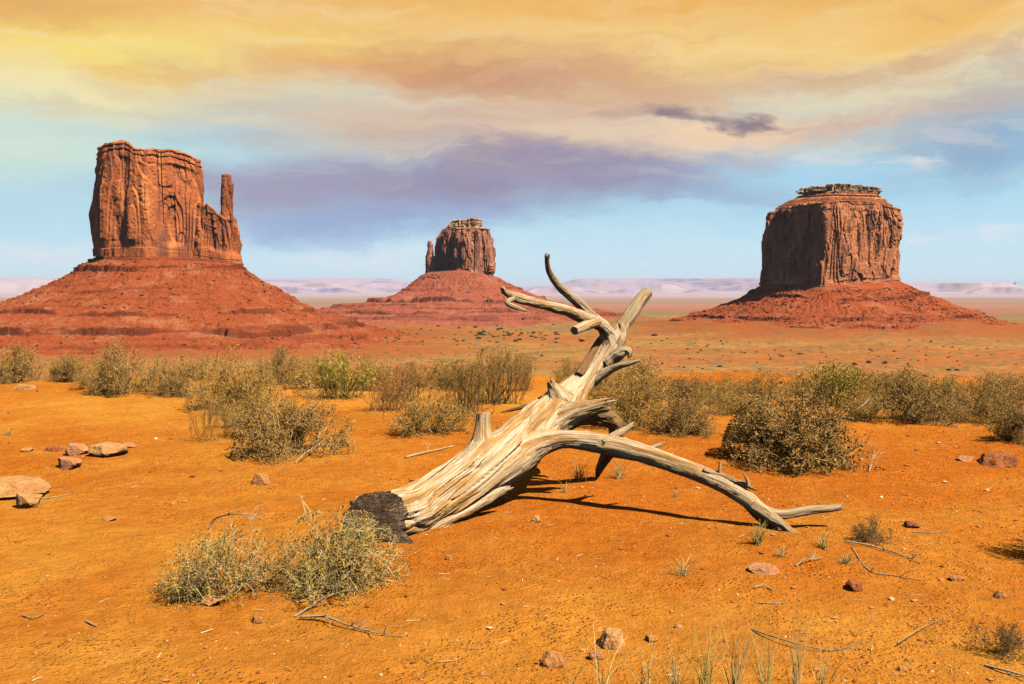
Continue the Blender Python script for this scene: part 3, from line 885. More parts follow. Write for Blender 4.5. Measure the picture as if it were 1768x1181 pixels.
def tube_mesh(path, radii, nseg, nu=40, seed=0, rough=0.10, ridge=0.06, gouge=0.0, cap0=None, ragged=0.0, squash=None, twist=0.6, crack=0.10):
    """swept limb: path (k,3), radii (k,). Returns verts, faces(quads), grain attr, ring count"""
    PR = catmull(np.concatenate([np.asarray(path, float), np.asarray(radii, float)[:, None]], 1), nseg)
    C, R = PR[:, :3], np.clip(PR[:, 3], 0.001, None)
    T = np.gradient(C, axis=0); T /= np.linalg.norm(T, axis=1)[:, None]
    L = np.concatenate([[0], np.cumsum(np.linalg.norm(np.diff(C, axis=0), axis=1))])
    n0 = np.cross(T[0], [0.1, 0.2, 1.0]); n0 /= np.linalg.norm(n0)
    Ns = []
    for i in range(nseg):
        n0 = n0 - T[i] * np.dot(n0, T[i]); n0 /= np.linalg.norm(n0); Ns.append(n0)
    Ns = np.array(Ns); Bs = np.cross(T, Ns)
    th = np.linspace(0, 2 * math.pi, nu, endpoint=False)
    TH, LL = np.meshgrid(th, L, indexing='xy')
    RR = np.repeat(R[:, None], nu, 1)
    thw = TH + twist * LL
    rm = float(R.mean())
    cs, sn = np.cos(thw), np.sin(thw)
    q = np.stack([cs * 1.1, sn * 1.1, LL * 0.35 / max(rm, 0.02)], -1).reshape(-1, 3)
    k = 1 + rough * fbm(q, 3, seed).reshape(RR.shape)
    q2 = np.stack([cs * 3.4, sn * 3.4, LL * 0.22 / max(rm, 0.02)], -1).reshape(-1, 3)
    s2 = fbm(q2, 3, seed + 4).reshape(RR.shape)
    k += ridge * 0.55 * s2
    q3 = np.stack([cs * 9, sn * 9, LL * 0.35 / max(rm, 0.02)], -1).reshape(-1, 3)
    k += ridge * 0.45 * fbm(q3, 2, seed + 7).reshape(RR.shape)
    if gouge:
        g = vn(np.stack([cs * 1.6, sn * 1.6, LL * 0.16 / max(rm, 0.02)], -1).reshape(-1, 3), seed + 9).reshape(RR.shape)
        k -= gouge * np.clip(1 - np.abs(g) / 0.16, 0, 1) ** 1.5
    if crack:
        for sc_, wd_, am_ in ((2.6, 0.035, 1.0), (5.5, 0.05, 0.6)):
            qc = np.stack([cs * sc_, sn * sc_, LL * 0.10 / max(rm, 0.02)], -1).reshape(-1, 3)
            gc = vn(qc, seed + 21 + sc_).reshape(RR.shape)
            on = sstep(-0.1, 0.35, vn(np.stack([cs, sn, LL * 0.3 / max(rm, 0.02)], -1).reshape(-1, 3), seed + 23).reshape(RR.shape))
            k -= crack * am_ * np.clip(1 - np.abs(gc) / wd_, 0, 1) * on
    RR = RR * k
    V = C[:, None, :] + RR[..., None] * (np.cos(TH)[..., None] * Ns[:, None, :] + np.sin(TH)[..., None] * Bs[:, None, :])
    if squash is not None:
        V[..., 2] = np.maximum(V[..., 2], squash)
    if ragged:
        q = np.stack([np.cos(th) * 3.2, np.sin(th) * 3.2, 0 * th + seed], -1)
        rg = (0.6 * fbm(q, 2, seed + 11) + 0.8 * vn(q * 3.1, seed + 12)) * ragged
        kf = sstep(0.75, 1.0, np.linspace(0, 1, nseg))[:, None]
        V += (rg[None, :] * kf)[..., None] * T[:, None, :]
    if cap0 is not None:
        # cut the first rings on a slanting plane
        nrm, ext = cap0
        nrm = np.array(nrm, float); nrm /= np.linalg.norm(nrm)
        kf = np.clip(1 - L / ext, 0, 1) ** 1.0
        d = ((C[0][None] - V[0]) @ nrm) / np.dot(T[0], nrm)
        V += (d[None, :] * kf[:, None])[..., None] * T[0][None, None, :]
    grain = np.stack([cs * 0.5 * (0.5 + RR * 5), sn * 0.5 * (0.5 + RR * 5), LL * 1.6 + seed * 3.3], -1)
    # close the ends with shrinking rings
    def close(ring, ce, gr, n=6):
        vs, gs = [], []
        for s in np.linspace(1, 0.02, n)[1:]:
            vs.append(ce + (ring - ce) * s); gs.append(np.stack([gr[:, 0] * s, gr[:, 1] * s, gr[:, 2]], 1))
        return vs, gs
    v0, g0 = close(V[0], V[0].mean(0), grain[0]); v1, g1 = close(V[-1], V[-1].mean(0) - T[-1] * ragged * 0.3, grain[-1])
    rows = v0[::-1] + list(V) + v1; gr = g0[::-1] + list(grain) + g1
    VV = np.concatenate(rows); GG = np.concatenate(gr)
    return VV, grid_faces(len(rows), nu, True)[:, ::-1], GG, len(v0), C, T, R


def px_path(pts, dY=0.0):
    P, R = [], []
    for (px, py, Y, r) in pts:
        P.append(at(px, py, Y + dY)); R.append(r / F * (Y + dY))
    return np.array(P), np.array(R)


tree = empty('dead_tree', (0.3, 7.3, 0.0))
tag(tree, 'bleached fallen dead tree trunk with forked branches propped on the sand', 'dead tree')


TRUNK_AXIS = []          # filled once the trunk is swept
TRUNK_BLEND = []         # limbs the trunk swells towards


def fillet(V, axC, axR, ownC, k):
    """swell a limb outward where it meets another, so that the two run together in a smooth crook"""
    d2 = np.empty(len(V)); 
    for i in range(0, len(V), 4000):
        dd_ = np.linalg.norm(V[i:i + 4000, None, :] - axC[None], axis=2) - axR[None]
        d2[i:i + 4000] = dd_.min(1)
    h = np.clip(1 - np.abs(d2) / k, 0, 1); h = np.where(d2 < 0, 1 - 0.5 * (1 - h), h)
    near_i = np.empty(len(V), int)
    for i in range(0, len(V), 4000):
        near_i[i:i + 4000] = np.linalg.norm(V[i:i + 4000, None, :] - ownC[None], axis=2).argmin(1)
    n = V - ownC[near_i]; n /= np.linalg.norm(n, axis=1)[:, None] + 1e-9
    return V + n * (k * h * h / 4)[:, None]


def limb(name, pts, nseg, nu=40, mat=WOOD, seed=0, label=None, **kw):
    P, R = px_path(pts)
    k_ = kw.pop('blend', 0)
    v, f, g, _n, C_, T_, R2_ = tube_mesh(P, R, nseg, nu, seed, **kw)
    if k_:
        v = fillet(v, TRUNK_AXIS[0], TRUNK_AXIS[1], C_, k_)
        TRUNK_BLEND.append((C_, R2_, k_))
    o = mesh_np(name, v, f, mat, attrs={'grain': g})
    recentre(o, tree)
    if label:
        o['label'] = label
    return o


# trunk, with its cut and charred butt end
TR = [(644, 896, 6.42, 44), (678, 890, 6.55, 45), (720, 878, 6.75, 44), (790, 839, 7.05, 43), (850, 798, 7.35, 43), (905, 757, 7.7, 39), (950, 716, 8.0, 34), (984, 683, 8.2, 26), (1008, 657, 8.32, 19.5), (1025, 633, 8.42, 16.5), (1041, 608, 8.5, 17), (1053, 592, 8.55, 17), (1061, 576, 8.58, 12)]
P_, R_ = px_path(TR)
tv, tf, tg_, nc0, tC, tT, tR = tube_mesh(P_, R_, 430, 200, 2, rough=0.09, ridge=0.09, gouge=0.12, crack=0.16, cap0=((-0.12, -0.98, 0.14), 0.5), squash=0.0, ragged=0.05)
NU_T = 200
split = (nc0 + 1) * NU_T
rowi = np.arange(len(tf)) // NU_T
TRUNK_AXIS[:] = [tC, tR]
# burnt butt: the end face plus a ragged burnt rim a few mm proud of the wood
ring0 = tv[nc0 * NU_T:(nc0 + 1) * NU_T]
ce = ring0.mean(0)
nrm_end = np.cross(ring0[0] - ce, ring0[50] - ce); nrm_end /= np.linalg.norm(nrm_end)
if nrm_end[1] > 0:
    nrm_end = -nrm_end
ccols = np.arange(NU_T)
cv, cg = [], []
burn = 0.05 + 0.06 * fbm(np.stack([np.cos(ccols / NU_T * 6.283) * 2.5, np.sin(ccols / NU_T * 6.283) * 2.5, 0 * ccols], 1), 4, 77)
Lr = np.concatenate([[0], np.cumsum(np.linalg.norm(np.diff(tC, axis=0), axis=1))])
for kf in np.linspace(1, 0, 9):           # rim, running back along the bark side
    pts = []
    for u in range(NU_T):
        ll = max(0.01, burn[u]) * kf
        i = int(np.searchsorted(Lr, ll)); i = min(max(i, 1), len(Lr) - 1)
        fr = (ll - Lr[i - 1]) / (Lr[i] - Lr[i - 1] + 1e-9)
        a = tv[(nc0 + i - 1) * NU_T + u]; b = tv[(nc0 + i) * NU_T + u]
        p = a + (b - a) * fr
        c = tC[i - 1] + (tC[i] - tC[i - 1]) * fr
        dv = p - c; dv = dv / (np.linalg.norm(dv) + 1e-9)
        pts.append(p + dv * (0.004 * (1 - kf) + (0.0035 if kf < 1 else -0.004)))
    cv.append(np.array(pts))
last = cv[-1]
for s_ in np.linspace(1, 0.01, 26)[0:]:
    q = ce + (last - ce) * s_
    cv.append(q + nrm_end * 0.004)
allc = np.concatenate(cv)
face_n = fbm((allc - ce) * 9, 4, 91)
rr_ = np.linalg.norm(allc - ce, axis=1)
angc = np.arctan2((allc - ce)[:, 2], (allc - ce)[:, 0])
chk = vn(np.stack([angc * 7, rr_ * 3, 0 * rr_], 1), 93)
inner = np.concatenate([np.zeros(9 * NU_T), np.ones(26 * NU_T)])
allc = allc + nrm_end[None] * (inner * (0.0025 * face_n - 0.004 * np.clip(1 - np.abs(chk) / 0.12, 0, 1) * np.clip(rr_ / 0.1, 0, 1)))[:, None]
charred = mesh_np('charred_end', allc, grid_faces(len(cv), NU_T, True), CHAR, attrs={'grain': (allc - ce) * 1.6})
recentre(charred, tree); charred['label'] = 'blackened sawn end of the trunk, cracked by fire'

limb('branch', [(770, 862, 7.22, 4.7), (826, 830, 7.3, 16.7), (876, 794, 7.40, 25.1), (912, 774, 7.5, 21.4), (945, 763, 7.57, 17.2), (978, 759, 7.6, 15.8), (1020, 763, 7.58, 17.2), (1065, 771, 7.52, 17.7), (1112, 784, 7.42, 15.8), (1160, 800, 7.32, 14.9), (1210, 819, 7.2, 14.4), (1255, 840, 7.08, 14.4), (1288, 861, 6.98, 14.0), (1316, 882, 6.9, 11.2), (1350, 888, 6.87, 8.8), (1400, 881, 6.86, 7.4), (1430, 878, 6.86, 6.5), (1452, 875, 6.86, 5.6)],
     300, 64, seed=12, rough=0.09, ridge=0.06, gouge=0.05, ragged=0.03, blend=0.16, label='long arched branch reaching down to the sand at the right')
limb('branch', [(1300, 872, 6.92, 13), (1330, 893, 6.85, 11), (1350, 905, 6.78, 8), (1366, 918, 6.72, 6.5), (1382, 926, 6.68, 5.5), (1404, 933, 6.64, 2.5)], 70, 36, seed=15, ragged=0.02)
limb('branch', [(1290, 868, 6.97, 10), (1318, 896, 6.9, 10), (1345, 915, 6.86, 7), (1362, 924, 6.84, 3)], 50, 30, seed=16, mat=WOOD_BROWN)
# crown fork
limb('branch', [(1056, 616, 8.52, 12.6), (1053, 590, 8.5, 12.6), (1044, 568, 8.44, 11.8), (1028, 555, 8.32, 11.3), (1004, 547, 8.15, 10.5), (976, 535, 7.97, 9.2), (948, 528, 7.78, 8.4), (920, 521, 7.58, 8.4), (893, 514, 7.38, 8.4), (874, 506, 7.28, 5.5), (868, 498, 7.25, 3.4)],
     170, 56, seed=18, rough=0.13, ridge=0.09, gouge=0.12, ragged=0.03, blend=0.09, label='crooked upper branch pointing left')
limb('branch', [(1030, 553, 8.34, 9.0), (1013, 538, 8.22, 8.6), (996, 521, 8.1, 8.1), (977, 505, 7.98, 7.7), (961, 489, 7.87, 6.8), (949, 470, 7.77, 5.2), (945, 454, 7.7, 4.1), (945, 441, 7.66, 4.5)],
     120, 40, seed=22, rough=0.10, ridge=0.08, gouge=0.12, ragged=0.02, label='thin upper branch rising to a knob')
limb('branch', [(1050, 606, 8.55, 14.2), (1066, 577, 8.58, 13.3), (1088, 545, 8.62, 11.9), (1104, 521, 8.66, 10.9), (1118, 504, 8.7, 10.0)], 110, 48, seed=26, rough=0.09, ridge=0.10, gouge=0.14, ragged=0.03, blend=0.08, label='straight broken branch pointing up right')
limb('splinter', [(886, 514, 7.32, 5), (876, 523, 7.27, 4.5), (892, 531, 7.3, 4), (910, 537, 7.34, 1.2)], 40, 16, seed=31, ragged=0.02)
limb('stub', [(1030, 556, 8.3, 9), (1010, 563, 8.1, 8), (992, 571, 7.95, 7.5)], 30, 28, seed=33, ragged=0.01)
limb('stub', [(838, 800, 7.28, 26), (834, 778, 7.3, 20), (832, 760, 7.32, 15.5), (833, 738, 7.34, 13.5), (835, 714, 7.36, 13)], 70, 44, seed=36, rough=0.07, ridge=0.08, gouge=0.1, ragged=0.015, blend=0.12, label='upright sawn stub on top of the trunk')
limb('branch', [(1022, 656, 8.35, 11.9), (1048, 642, 8.3, 7.6), (1068, 632, 8.25, 5.5), (1088, 627, 8.2, 3.8), (1105, 622, 8.18, 2.2)], 70, 28, seed=38, rough=0.12, ridge=0.1, ragged=0.01, label='short curved side branch on the upper trunk')
limb('knot', [(1048, 628, 8.42, 12), (1066, 613, 8.39, 9), (1080, 606, 8.36, 7), (1087, 610, 8.34, 4.5), (1086, 617, 8.33, 2)], 50, 32, seed=40, rough=0.25, ridge=0.25, gouge=0.2, ragged=0.01)
limb('knot', [(1058, 606, 8.5, 11), (1070, 588, 8.5, 9), (1075, 572, 8.52, 6), (1072, 558, 8.54, 3)], 40, 32, seed=42, rough=0.25, ridge=0.25, gouge=0.2, ragged=0.02)
limb('splinter', [(972, 694, 8.0, 20), (960, 676, 7.98, 14), (950, 660, 7.96, 6)], 40, 40, seed=70, rough=0.2, ridge=0.25, gouge=0.2, ragged=0.05, blend=0.06)
# torn limb on the near side of the trunk
limb('branch', [(945, 738, 7.88, 26), (985, 716, 7.86, 20), (1012, 707, 7.84, 15), (1038, 701, 7.82, 12)], 90, 56, seed=44, rough=0.14, ridge=0.16, gouge=0.3, ragged=0.12, blend=0.10, label='torn splintered branch stump on the near side')
limb('branch', [(960, 735, 7.92, 20), (1000, 722, 7.95, 13), (1036, 716, 7.98, 9), (1056, 722, 8.0, 6)], 70, 32, seed=46, rough=0.16, ridge=0.16, gouge=0.25, ragged=0.06, mat=WOOD_BROWN)
limb('root', [(985, 712, 8.2, 22), (1030, 716, 8.3, 18), (1062, 732, 8.42, 13), (1060, 765, 8.55, 11), (1045, 792, 8.68, 9.5), (1035, 810, 8.76, 7), (1031, 822, 8.8, 4)], 110, 36, seed=48, rough=0.14, ridge=0.12, gouge=0.15, mat=WOOD_BROWN, label='bent brown prop under the trunk standing in the sand')
limb('stub', [(1040, 766, 7.52, 10), (1062, 752, 7.56, 7), (1077, 744, 7.6, 6), (1090, 735, 7.62, 4)], 46, 24, seed=50, rough=0.14, ragged=0.05)
limb('stub', [(1105, 782, 7.44, 8), (1122, 774, 7.48, 4.5), (1142, 766, 7.52, 2.5)], 30, 18, seed=52, ragged=0.02)
limb('splinter', [(1060, 772, 7.6, 7), (1078, 760, 7.7, 5), (1092, 766, 7.75, 2)], 26, 14, seed=53)
limb('splinter', [(1215, 812, 7.16, 6), (1240, 820, 7.12, 6.5), (1262, 828, 7.06, 5), (1288, 838, 7.0, 4), (1304, 845, 6.97, 1.5)], 46, 18, seed=54, rough=0.2, ragged=0.03)
limb('splinter', [(1242, 822, 7.11, 4), (1243, 808, 7.11, 3), (1244, 796, 7.11, 0.8)], 16, 12, seed=56)
limb('splinter', [(1292, 840, 6.98, 4), (1290, 828, 6.98, 2.8), (1282, 815, 6.98, 0.8)], 18, 12, seed=58)
limb('splinter', [(940, 690, 8.05, 6), (915, 699, 8.0, 4), (890, 706, 7.98, 3), (868, 712, 7.97, 1)], 36, 14, seed=60, mat=WOOD_BROWN, rough=0.25, ragged=0.03)
limb('splinter', [(950, 700, 8.0, 5), (920, 712, 7.95, 3.2), (893, 722, 7.93, 2), (876, 733, 7.92, 0.8)], 36, 12, seed=61, mat=WOOD_BROWN, rough=0.25)
limb('splinter', [(1000, 650, 8.25, 8), (1022, 610, 8.42, 6), (1040, 580, 8.5, 4), (1048, 566, 8.52, 1.5)], 50, 16, seed=62, mat=WOOD_BROWN, rough=0.3, ridge=0.2)
limb('splinter', [(716, 930, 6.58, 5), (760, 905, 6.74, 8), (800, 884, 6.92, 9), (840, 862, 7.08, 8), (866, 848, 7.16, 7), (880, 843, 7.18, 4)], 70, 20, seed=63, rough=0.2, ridge=0.2, ragged=0.04)
limb('charred_root', [(672, 925, 6.42, 20), (700, 944, 6.36, 15), (722, 958, 6.30, 10), (745, 970, 6.26, 3)], 50, 30, seed=68, mat=CHAR, rough=0.15, ridge=0.15, label='blackened root at the foot of the trunk')


tvb = tv.copy()
for (C_, R2_, k_) in TRUNK_BLEND:
    tvb = fillet(tvb, C_, R2_, tC, k_)
tvb[:(nc0 + 30) * NU_T] = tv[:(nc0 + 30) * NU_T]
trunk = mesh_np('trunk', tvb[nc0 * NU_T:], tf[rowi >= nc0] - nc0 * NU_T, WOOD, attrs={'grain': tg_[nc0 * NU_T:]})
recentre(trunk, tree)


# ------------------------------------------------------------------ stones
def stone_material(name, a, b_, pale):
    m, t, b = material(name, 0.9, 0.2)
    g = t.new('ShaderNodeTexCoord'); pos = g.outputs['Object']
    n = t.noise(pos, 6.0, 6, 0.65); n2 = t.noise(t.scale(pos, (3, 3, 22)), 1.0, 4, 0.6); n3 = t.noise(pos, 40, 4, 0.7)
    c = t.mix(t.mapr(n, 0.38, 0.62), a, b_)
    c = t.mix(t.mapr(n2, 0.52, 0.68, 0, 0.6), c, pale)
    c = t.mix(1.0, c, t.ramp(n3, [(0.3, (0.78,) * 3), (0.7, (1.15,) * 3)]), 'MULTIPLY')
    t.l.new(c, b.inputs['Base Color'])
    bump(t, b, t.math('ADD', n, t.math('MULTIPLY', n3, 0.5)), 0.9, 0.05)
    return m


ST_PALE = stone_material('pale_stone', (0.58, 0.30, 0.095), (0.47, 0.195, 0.055), (0.66, 0.45, 0.23))
ST_PINK = stone_material('pink_stone', (0.54, 0.235, 0.095), (0.46, 0.165, 0.06), (0.62, 0.37, 0.20))
ST_RED = stone_material('red_stone', (0.42, 0.130, 0.034), (0.28, 0.075, 0.02), (0.46, 0.17, 0.06))
ST_TAN = stone_material('tan_stone', (0.50, 0.22, 0.055), (0.44, 0.16, 0.04), (0.55, 0.28, 0.09))


def stone(px, py, wpx, hpx, mat, label, seed, cat='rock', deep=0.8, sink=0.25, rot=0.0, nplanes=13, name='rock', grp='loose rocks on the sand'):
    """angular stone: a sphere cut back to random planes; py is where it meets the sand in front"""
    r = np.random.default_rng(seed)
    x, y, z = gpt(px, py)
    bm = bmesh.new(); bmesh.ops.create_icosphere(bm, subdivisions=4, radius=1)
    V = np.array([v.co[:] for v in bm.verts]); Fc = np.array([[v.index for v in f.verts] for f in bm.faces]); bm.free()
    nn = r.normal(size=(nplanes, 3)); nn /= np.linalg.norm(nn, axis=1)[:, None]
    nn = np.concatenate([nn, [[0.1, 0.05, 1.0], [-0.05, -0.95, 0.25]]]); nn /= np.linalg.norm(nn, axis=1)[:, None]
    dd = np.concatenate([r.uniform(0.62, 0.95, nplanes), [0.62, 0.72]])
    dots = V @ nn.T
    rr = np.where(dots > 0.05, dd[None] / np.maximum(dots, 0.05), 9).min(1)
    rr = np.minimum(rr, 1.25)
    V = V * rr[:, None]
    V = V * (1 + 0.05 * fbm(V * 3, 4, seed)[:, None])
    V /= np.abs(V).max(0)
    w = wpx / F * y / 2 * 0.9
    h = hpx / F * y * 0.68
    d = w * deep
    V = V * np.array([w, d, h / (1 - sink) * 0.62])
    ca, sa = math.cos(rot), math.sin(rot)
    V = np.stack([V[:, 0] * ca - V[:, 1] * sa, V[:, 0] * sa + V[:, 1] * ca, V[:, 2]], 1)
    zmin, zmax = V[:, 2].min(), V[:, 2].max()
    V[:, 2] -= zmin + (zmax - zmin) * sink
    o = mesh_np(name, V, Fc, mat, smooth=False)
    o.location = (x, y + d * 0.8, gz(x, y + d * 0.8) + 0.0)
    tag(o, label, cat, grp)
    return o


STONES = [
    (172, 790, 74, 30, ST_PALE, 'broad pale rock with streaked face in the middle of the left rock group', 1.1, 0.6),
    (122, 788, 50, 30, ST_PINK, 'pinkish angular rock between the dark slab and the broad pale rock', 0.9, 0.7),
    (88, 780, 44, 14, ST_RED, 'thin dark red slab leaning beside the pinkish angular rock', 0.8, 0.6),
    (216, 774, 42, 12, ST_PINK, 'low flat slab trailing off the broad pale rock', 0.8, 0.7),
    (113, 811, 58, 24, ST_PINK, 'pink and white mottled rock in front of the left rock group', 0.9, 0.7),
    (14, 862, 110, 42, ST_PALE, 'large tilted pale slab cut by the left picture edge', 1.2, 0.8),
    (38, 880, 66, 36, ST_PALE, 'squarish pale rock in front of the large tilted slab', 0.9, 0.6),
    (445, 838, 42, 28, ST_TAN, 'rounded orange rock half buried below the dense left shrub', 1.0, 0.8),
    (44, 780, 26, 9, ST_PALE, 'small cream stone left of the left rock group', 0.8, 0.5),
    (38, 672, 46, 9, ST_PALE, 'flat pale slab under the shrub at the left edge', 0.7, 0.7),
    (1056, 1122, 62, 38, ST_PALE, 'pale cream angular rock beside the dry grass stalks', 1.0, 0.8),
    (1032, 1140, 34, 18, ST_PINK, 'dull reddish rock half buried under the pale cream rock', 0.8, 0.7),
    (958, 1154, 54, 28, ST_TAN, 'flat topped orange rock left of the pale cream rock', 1.0, 0.8),
    (1126, 1110, 26, 13, ST_TAN, 'small orange stone right of the pale cream rock', 0.9, 0.8),
    (1327, 993, 66, 17, ST_PINK, 'flat pinkish slab resting on the sand below the arched branch', 0.9, 0.35),
    (1480, 1021, 38, 21, ST_RED, 'dark red pyramid shaped rock right of the flat pinkish slab', 1.0, 0.7),
    (1577, 912, 32, 16, ST_RED, 'small brown rock just beyond the little dark shrub', 0.9, 0.6),
    (1655, 1004, 32, 10, ST_TAN, 'low tan stone near the shadow at the right edge', 0.8, 0.6),
    (1733, 1034, 30, 16, ST_TAN, 'two toned tan stone at the right edge below the shadow', 0.9, 0.6),
    (1742, 808, 84, 28, ST_RED, 'big smooth red boulder at the right edge below the shrubs', 1.2, 0.8),
    (1672, 796, 42, 10, ST_PINK, 'thin flat stone left of the big red boulder', 0.8, 0.6),
    (926, 902, 24, 14, ST_PALE, 'small whitish triangular stone under the shadow of the arched branch', 0.9, 0.6),
    (352, 1047, 62, 17, ST_PALE, 'striped oblong stone under the sprawling shrub', 0.9, 0.7),
    (442, 1078, 26, 16, ST_TAN, 'small orange stone in front of the sprawling shrub', 0.8, 0.7),
    (1172, 1085, 16, 8, ST_PALE, 'small pale stone behind the pale cream rock', 0.8, 0.7),
    (182, 900, 34, 9, ST_TAN, 'flat yellowish stone sunk in the sand left of the trunk end', 0.8, 0.7),
    (775, 968, 18, 11, ST_TAN, 'little tan stone in front of the charred root', 0.8, 0.6),
    (1560, 1160, 26, 10, ST_TAN, 'small flat stone at the bottom edge', 0.8, 0.6),
]
for i, (px, py, w, h, m, lb, dp, sk) in enumerate(STONES):
    stone(px, py, w, h, m, lb, 200 + i, deep=dp, sink=0.28 + 0.22 * sk, rot=RNG.uniform(-0.5, 0.5))


# gravel and twig litter (nobody could count it)
def tint_material(name, cols, rough=0.9):
    m, t, b = material(name, rough, 0.15)
    a = t.new('ShaderNodeAttribute', attribute_name='tint')
    t.l.new(t.ramp(a.outputs['Fac'], cols), b.inputs['Base Color'])
    return m


def scatter_ground(n, seed, ymin=3.6, ymax=19, right=0.0):
    r = np.random.default_rng(seed)
    t = r.uniform(0, 1, n * 4)
    y = ymin * (ymax / ymin) ** t
    px = r.uniform(-80, 1850, n * 4)
    x = (px - PW / 2) / F * y
    dens = 0.5 + 0.5 * fbm(p3(x * 0.9, y * 0.9), 3, seed) + right * np.clip((px - 884) / 1768, -0.4, 0.4)
    keep = dens > r.uniform(0.1, 1.0, n * 4)
    x, y = x[keep][:n], y[keep][:n]
    return x, y, zground(x, y), r


GRAVEL = tint_material('gravel_stone', [(0.0, (0.18, 0.04, 0.012)), (0.35, (0.40, 0.12, 0.018)), (0.62, (0.50, 0.20, 0.05)), (0.90, (0.52, 0.22, 0.09)), (1.0, (0.70, 0.48, 0.28))])
x_, y_, z_, r_ = scatter_ground(22000, 5, right=0.8)
sz_ = 0.0022 + 0.0055 * r_.uniform(0, 1, len(x_)) ** 3 + 0.014 * (r_.uniform(0, 1, len(x_)) > 0.985) * r_.uniform(0.3, 1, len(x_))
sz_ *= (0.7 + y_ / 14)
tag(lumps('gravel', np.stack([x_, y_, z_ + sz_ * 0.15], 1), sz_, GRAVEL, 6, 0.75, None, r_.uniform(0, 1, len(x_)) ** 1.1), kind='stuff')


def prisms(P0, P1, R0, R1):
    """three-sided tapered sticks; arrays of ends and radii -> verts, faces"""
    P0 = np.asarray(P0, float); P1 = np.asarray(P1, float)
    n = len(P0)
    d = P1 - P0; d /= np.linalg.norm(d, axis=1)[:, None] + 1e-12
    up = np.where(np.abs(d[:, 2:3]) > 0.9, np.array([[1.0, 0, 0]]), np.array([[0, 0, 1.0]]))
    a = np.cross(d, up); a /= np.linalg.norm(a, axis=1)[:, None] + 1e-12
    b = np.cross(d, a)
    V = np.zeros((n, 6, 3))
    for k in range(3):
        an = 2 * math.pi * k / 3
        o = math.cos(an) * a + math.sin(an) * b
        V[:, k] = P0 + o * np.asarray(R0)[:, None]; V[:, 3 + k] = P1 + o * np.asarray(R1)[:, None]
    base = (np.arange(n) * 6)[:, None]
    F4 = np.concatenate([base + np.array([[k, (k + 1) % 3, 3 + (k + 1) % 3, 3 + k]]) for k in range(3)], 1).reshape(-1, 4)
    return V.reshape(-1, 3), F4


STRAW = tint_material('straw_litter', [(0.0, (0.20, 0.10, 0.035)), (0.4, (0.44, 0.26, 0.10)), (1.0, (0.68, 0.52, 0.30))])
x_, y_, z_, r_ = scatter_ground(1100, 15)
a_ = r_.uniform(0, 6.28, len(x_)); l_ = 0.008 + 0.07 * r_.uniform(0, 1, len(x_)) ** 3
q0 = np.stack([x_, y_, z_ + 0.004], 1); q1 = q0 + np.stack([np.cos(a_) * l_, np.sin(a_) * l_, r_.uniform(0, 0.15, len(x_)) * l_], 1)
v_, f_ = prisms(q0, q1, 0.0011 + 0.02 * l_, 0.0008 + 0.008 * l_)
tag(mesh_np('twig_litter', v_, f_, STRAW, attrs={'tint': np.repeat(r_.uniform(0, 1, len(x_)), 6)}, smooth=False), kind='stuff')


# ------------------------------------------------------------------ shrubs
def plant_mats(name, twig, leaf):
    m1 = tint_material(name + '_twig', [(0.0, tuple(v * 0.45 for v in twig)), (0.5, twig), (1.0, tuple(min(0.85, v * 1.6) for v in twig))])
    m2, t, b = material(name + '_leaf', 0.75, 0.2)
    a = t.new('ShaderNodeAttribute', attribute_name='tint')
    t.l.new(t.ramp(a.outputs['Fac'], [(0.0, tuple(v * 0.5 for v in leaf)), (0.5, leaf), (1.0, tuple(min(0.8, v * 1.7) for v in leaf))]), b.inputs['Base Color'])
    return m1, m2


PM = {
    'sage': plant_mats('sage', (0.50, 0.285, 0.085), (0.33, 0.158, 0.030)),
    'brown': plant_mats('brown', (0.52, 0.285, 0.075), (0.37, 0.180, 0.026)),
    'green': plant_mats('green', (0.64, 0.43, 0.17), (0.360, 0.205, 0.020)),
    'yellow': plant_mats('yellow', (0.50, 0.31, 0.06), (0.46, 0.295, 0.035)),
    'broom': plant_mats('broom', (0.29, 0.150, 0.040), (0.36, 0.185, 0.035)),
    'rust': plant_mats('rust', (0.36, 0.16, 0.045), (0.32, 0.15, 0.04)),
    'dark': plant_mats('dark', (0.24, 0.14, 0.06), (0.12, 0.085, 0.022)),
}


def unit(v):
    return v / (np.linalg.norm(v, axis=-1, keepdims=True) + 1e-9)


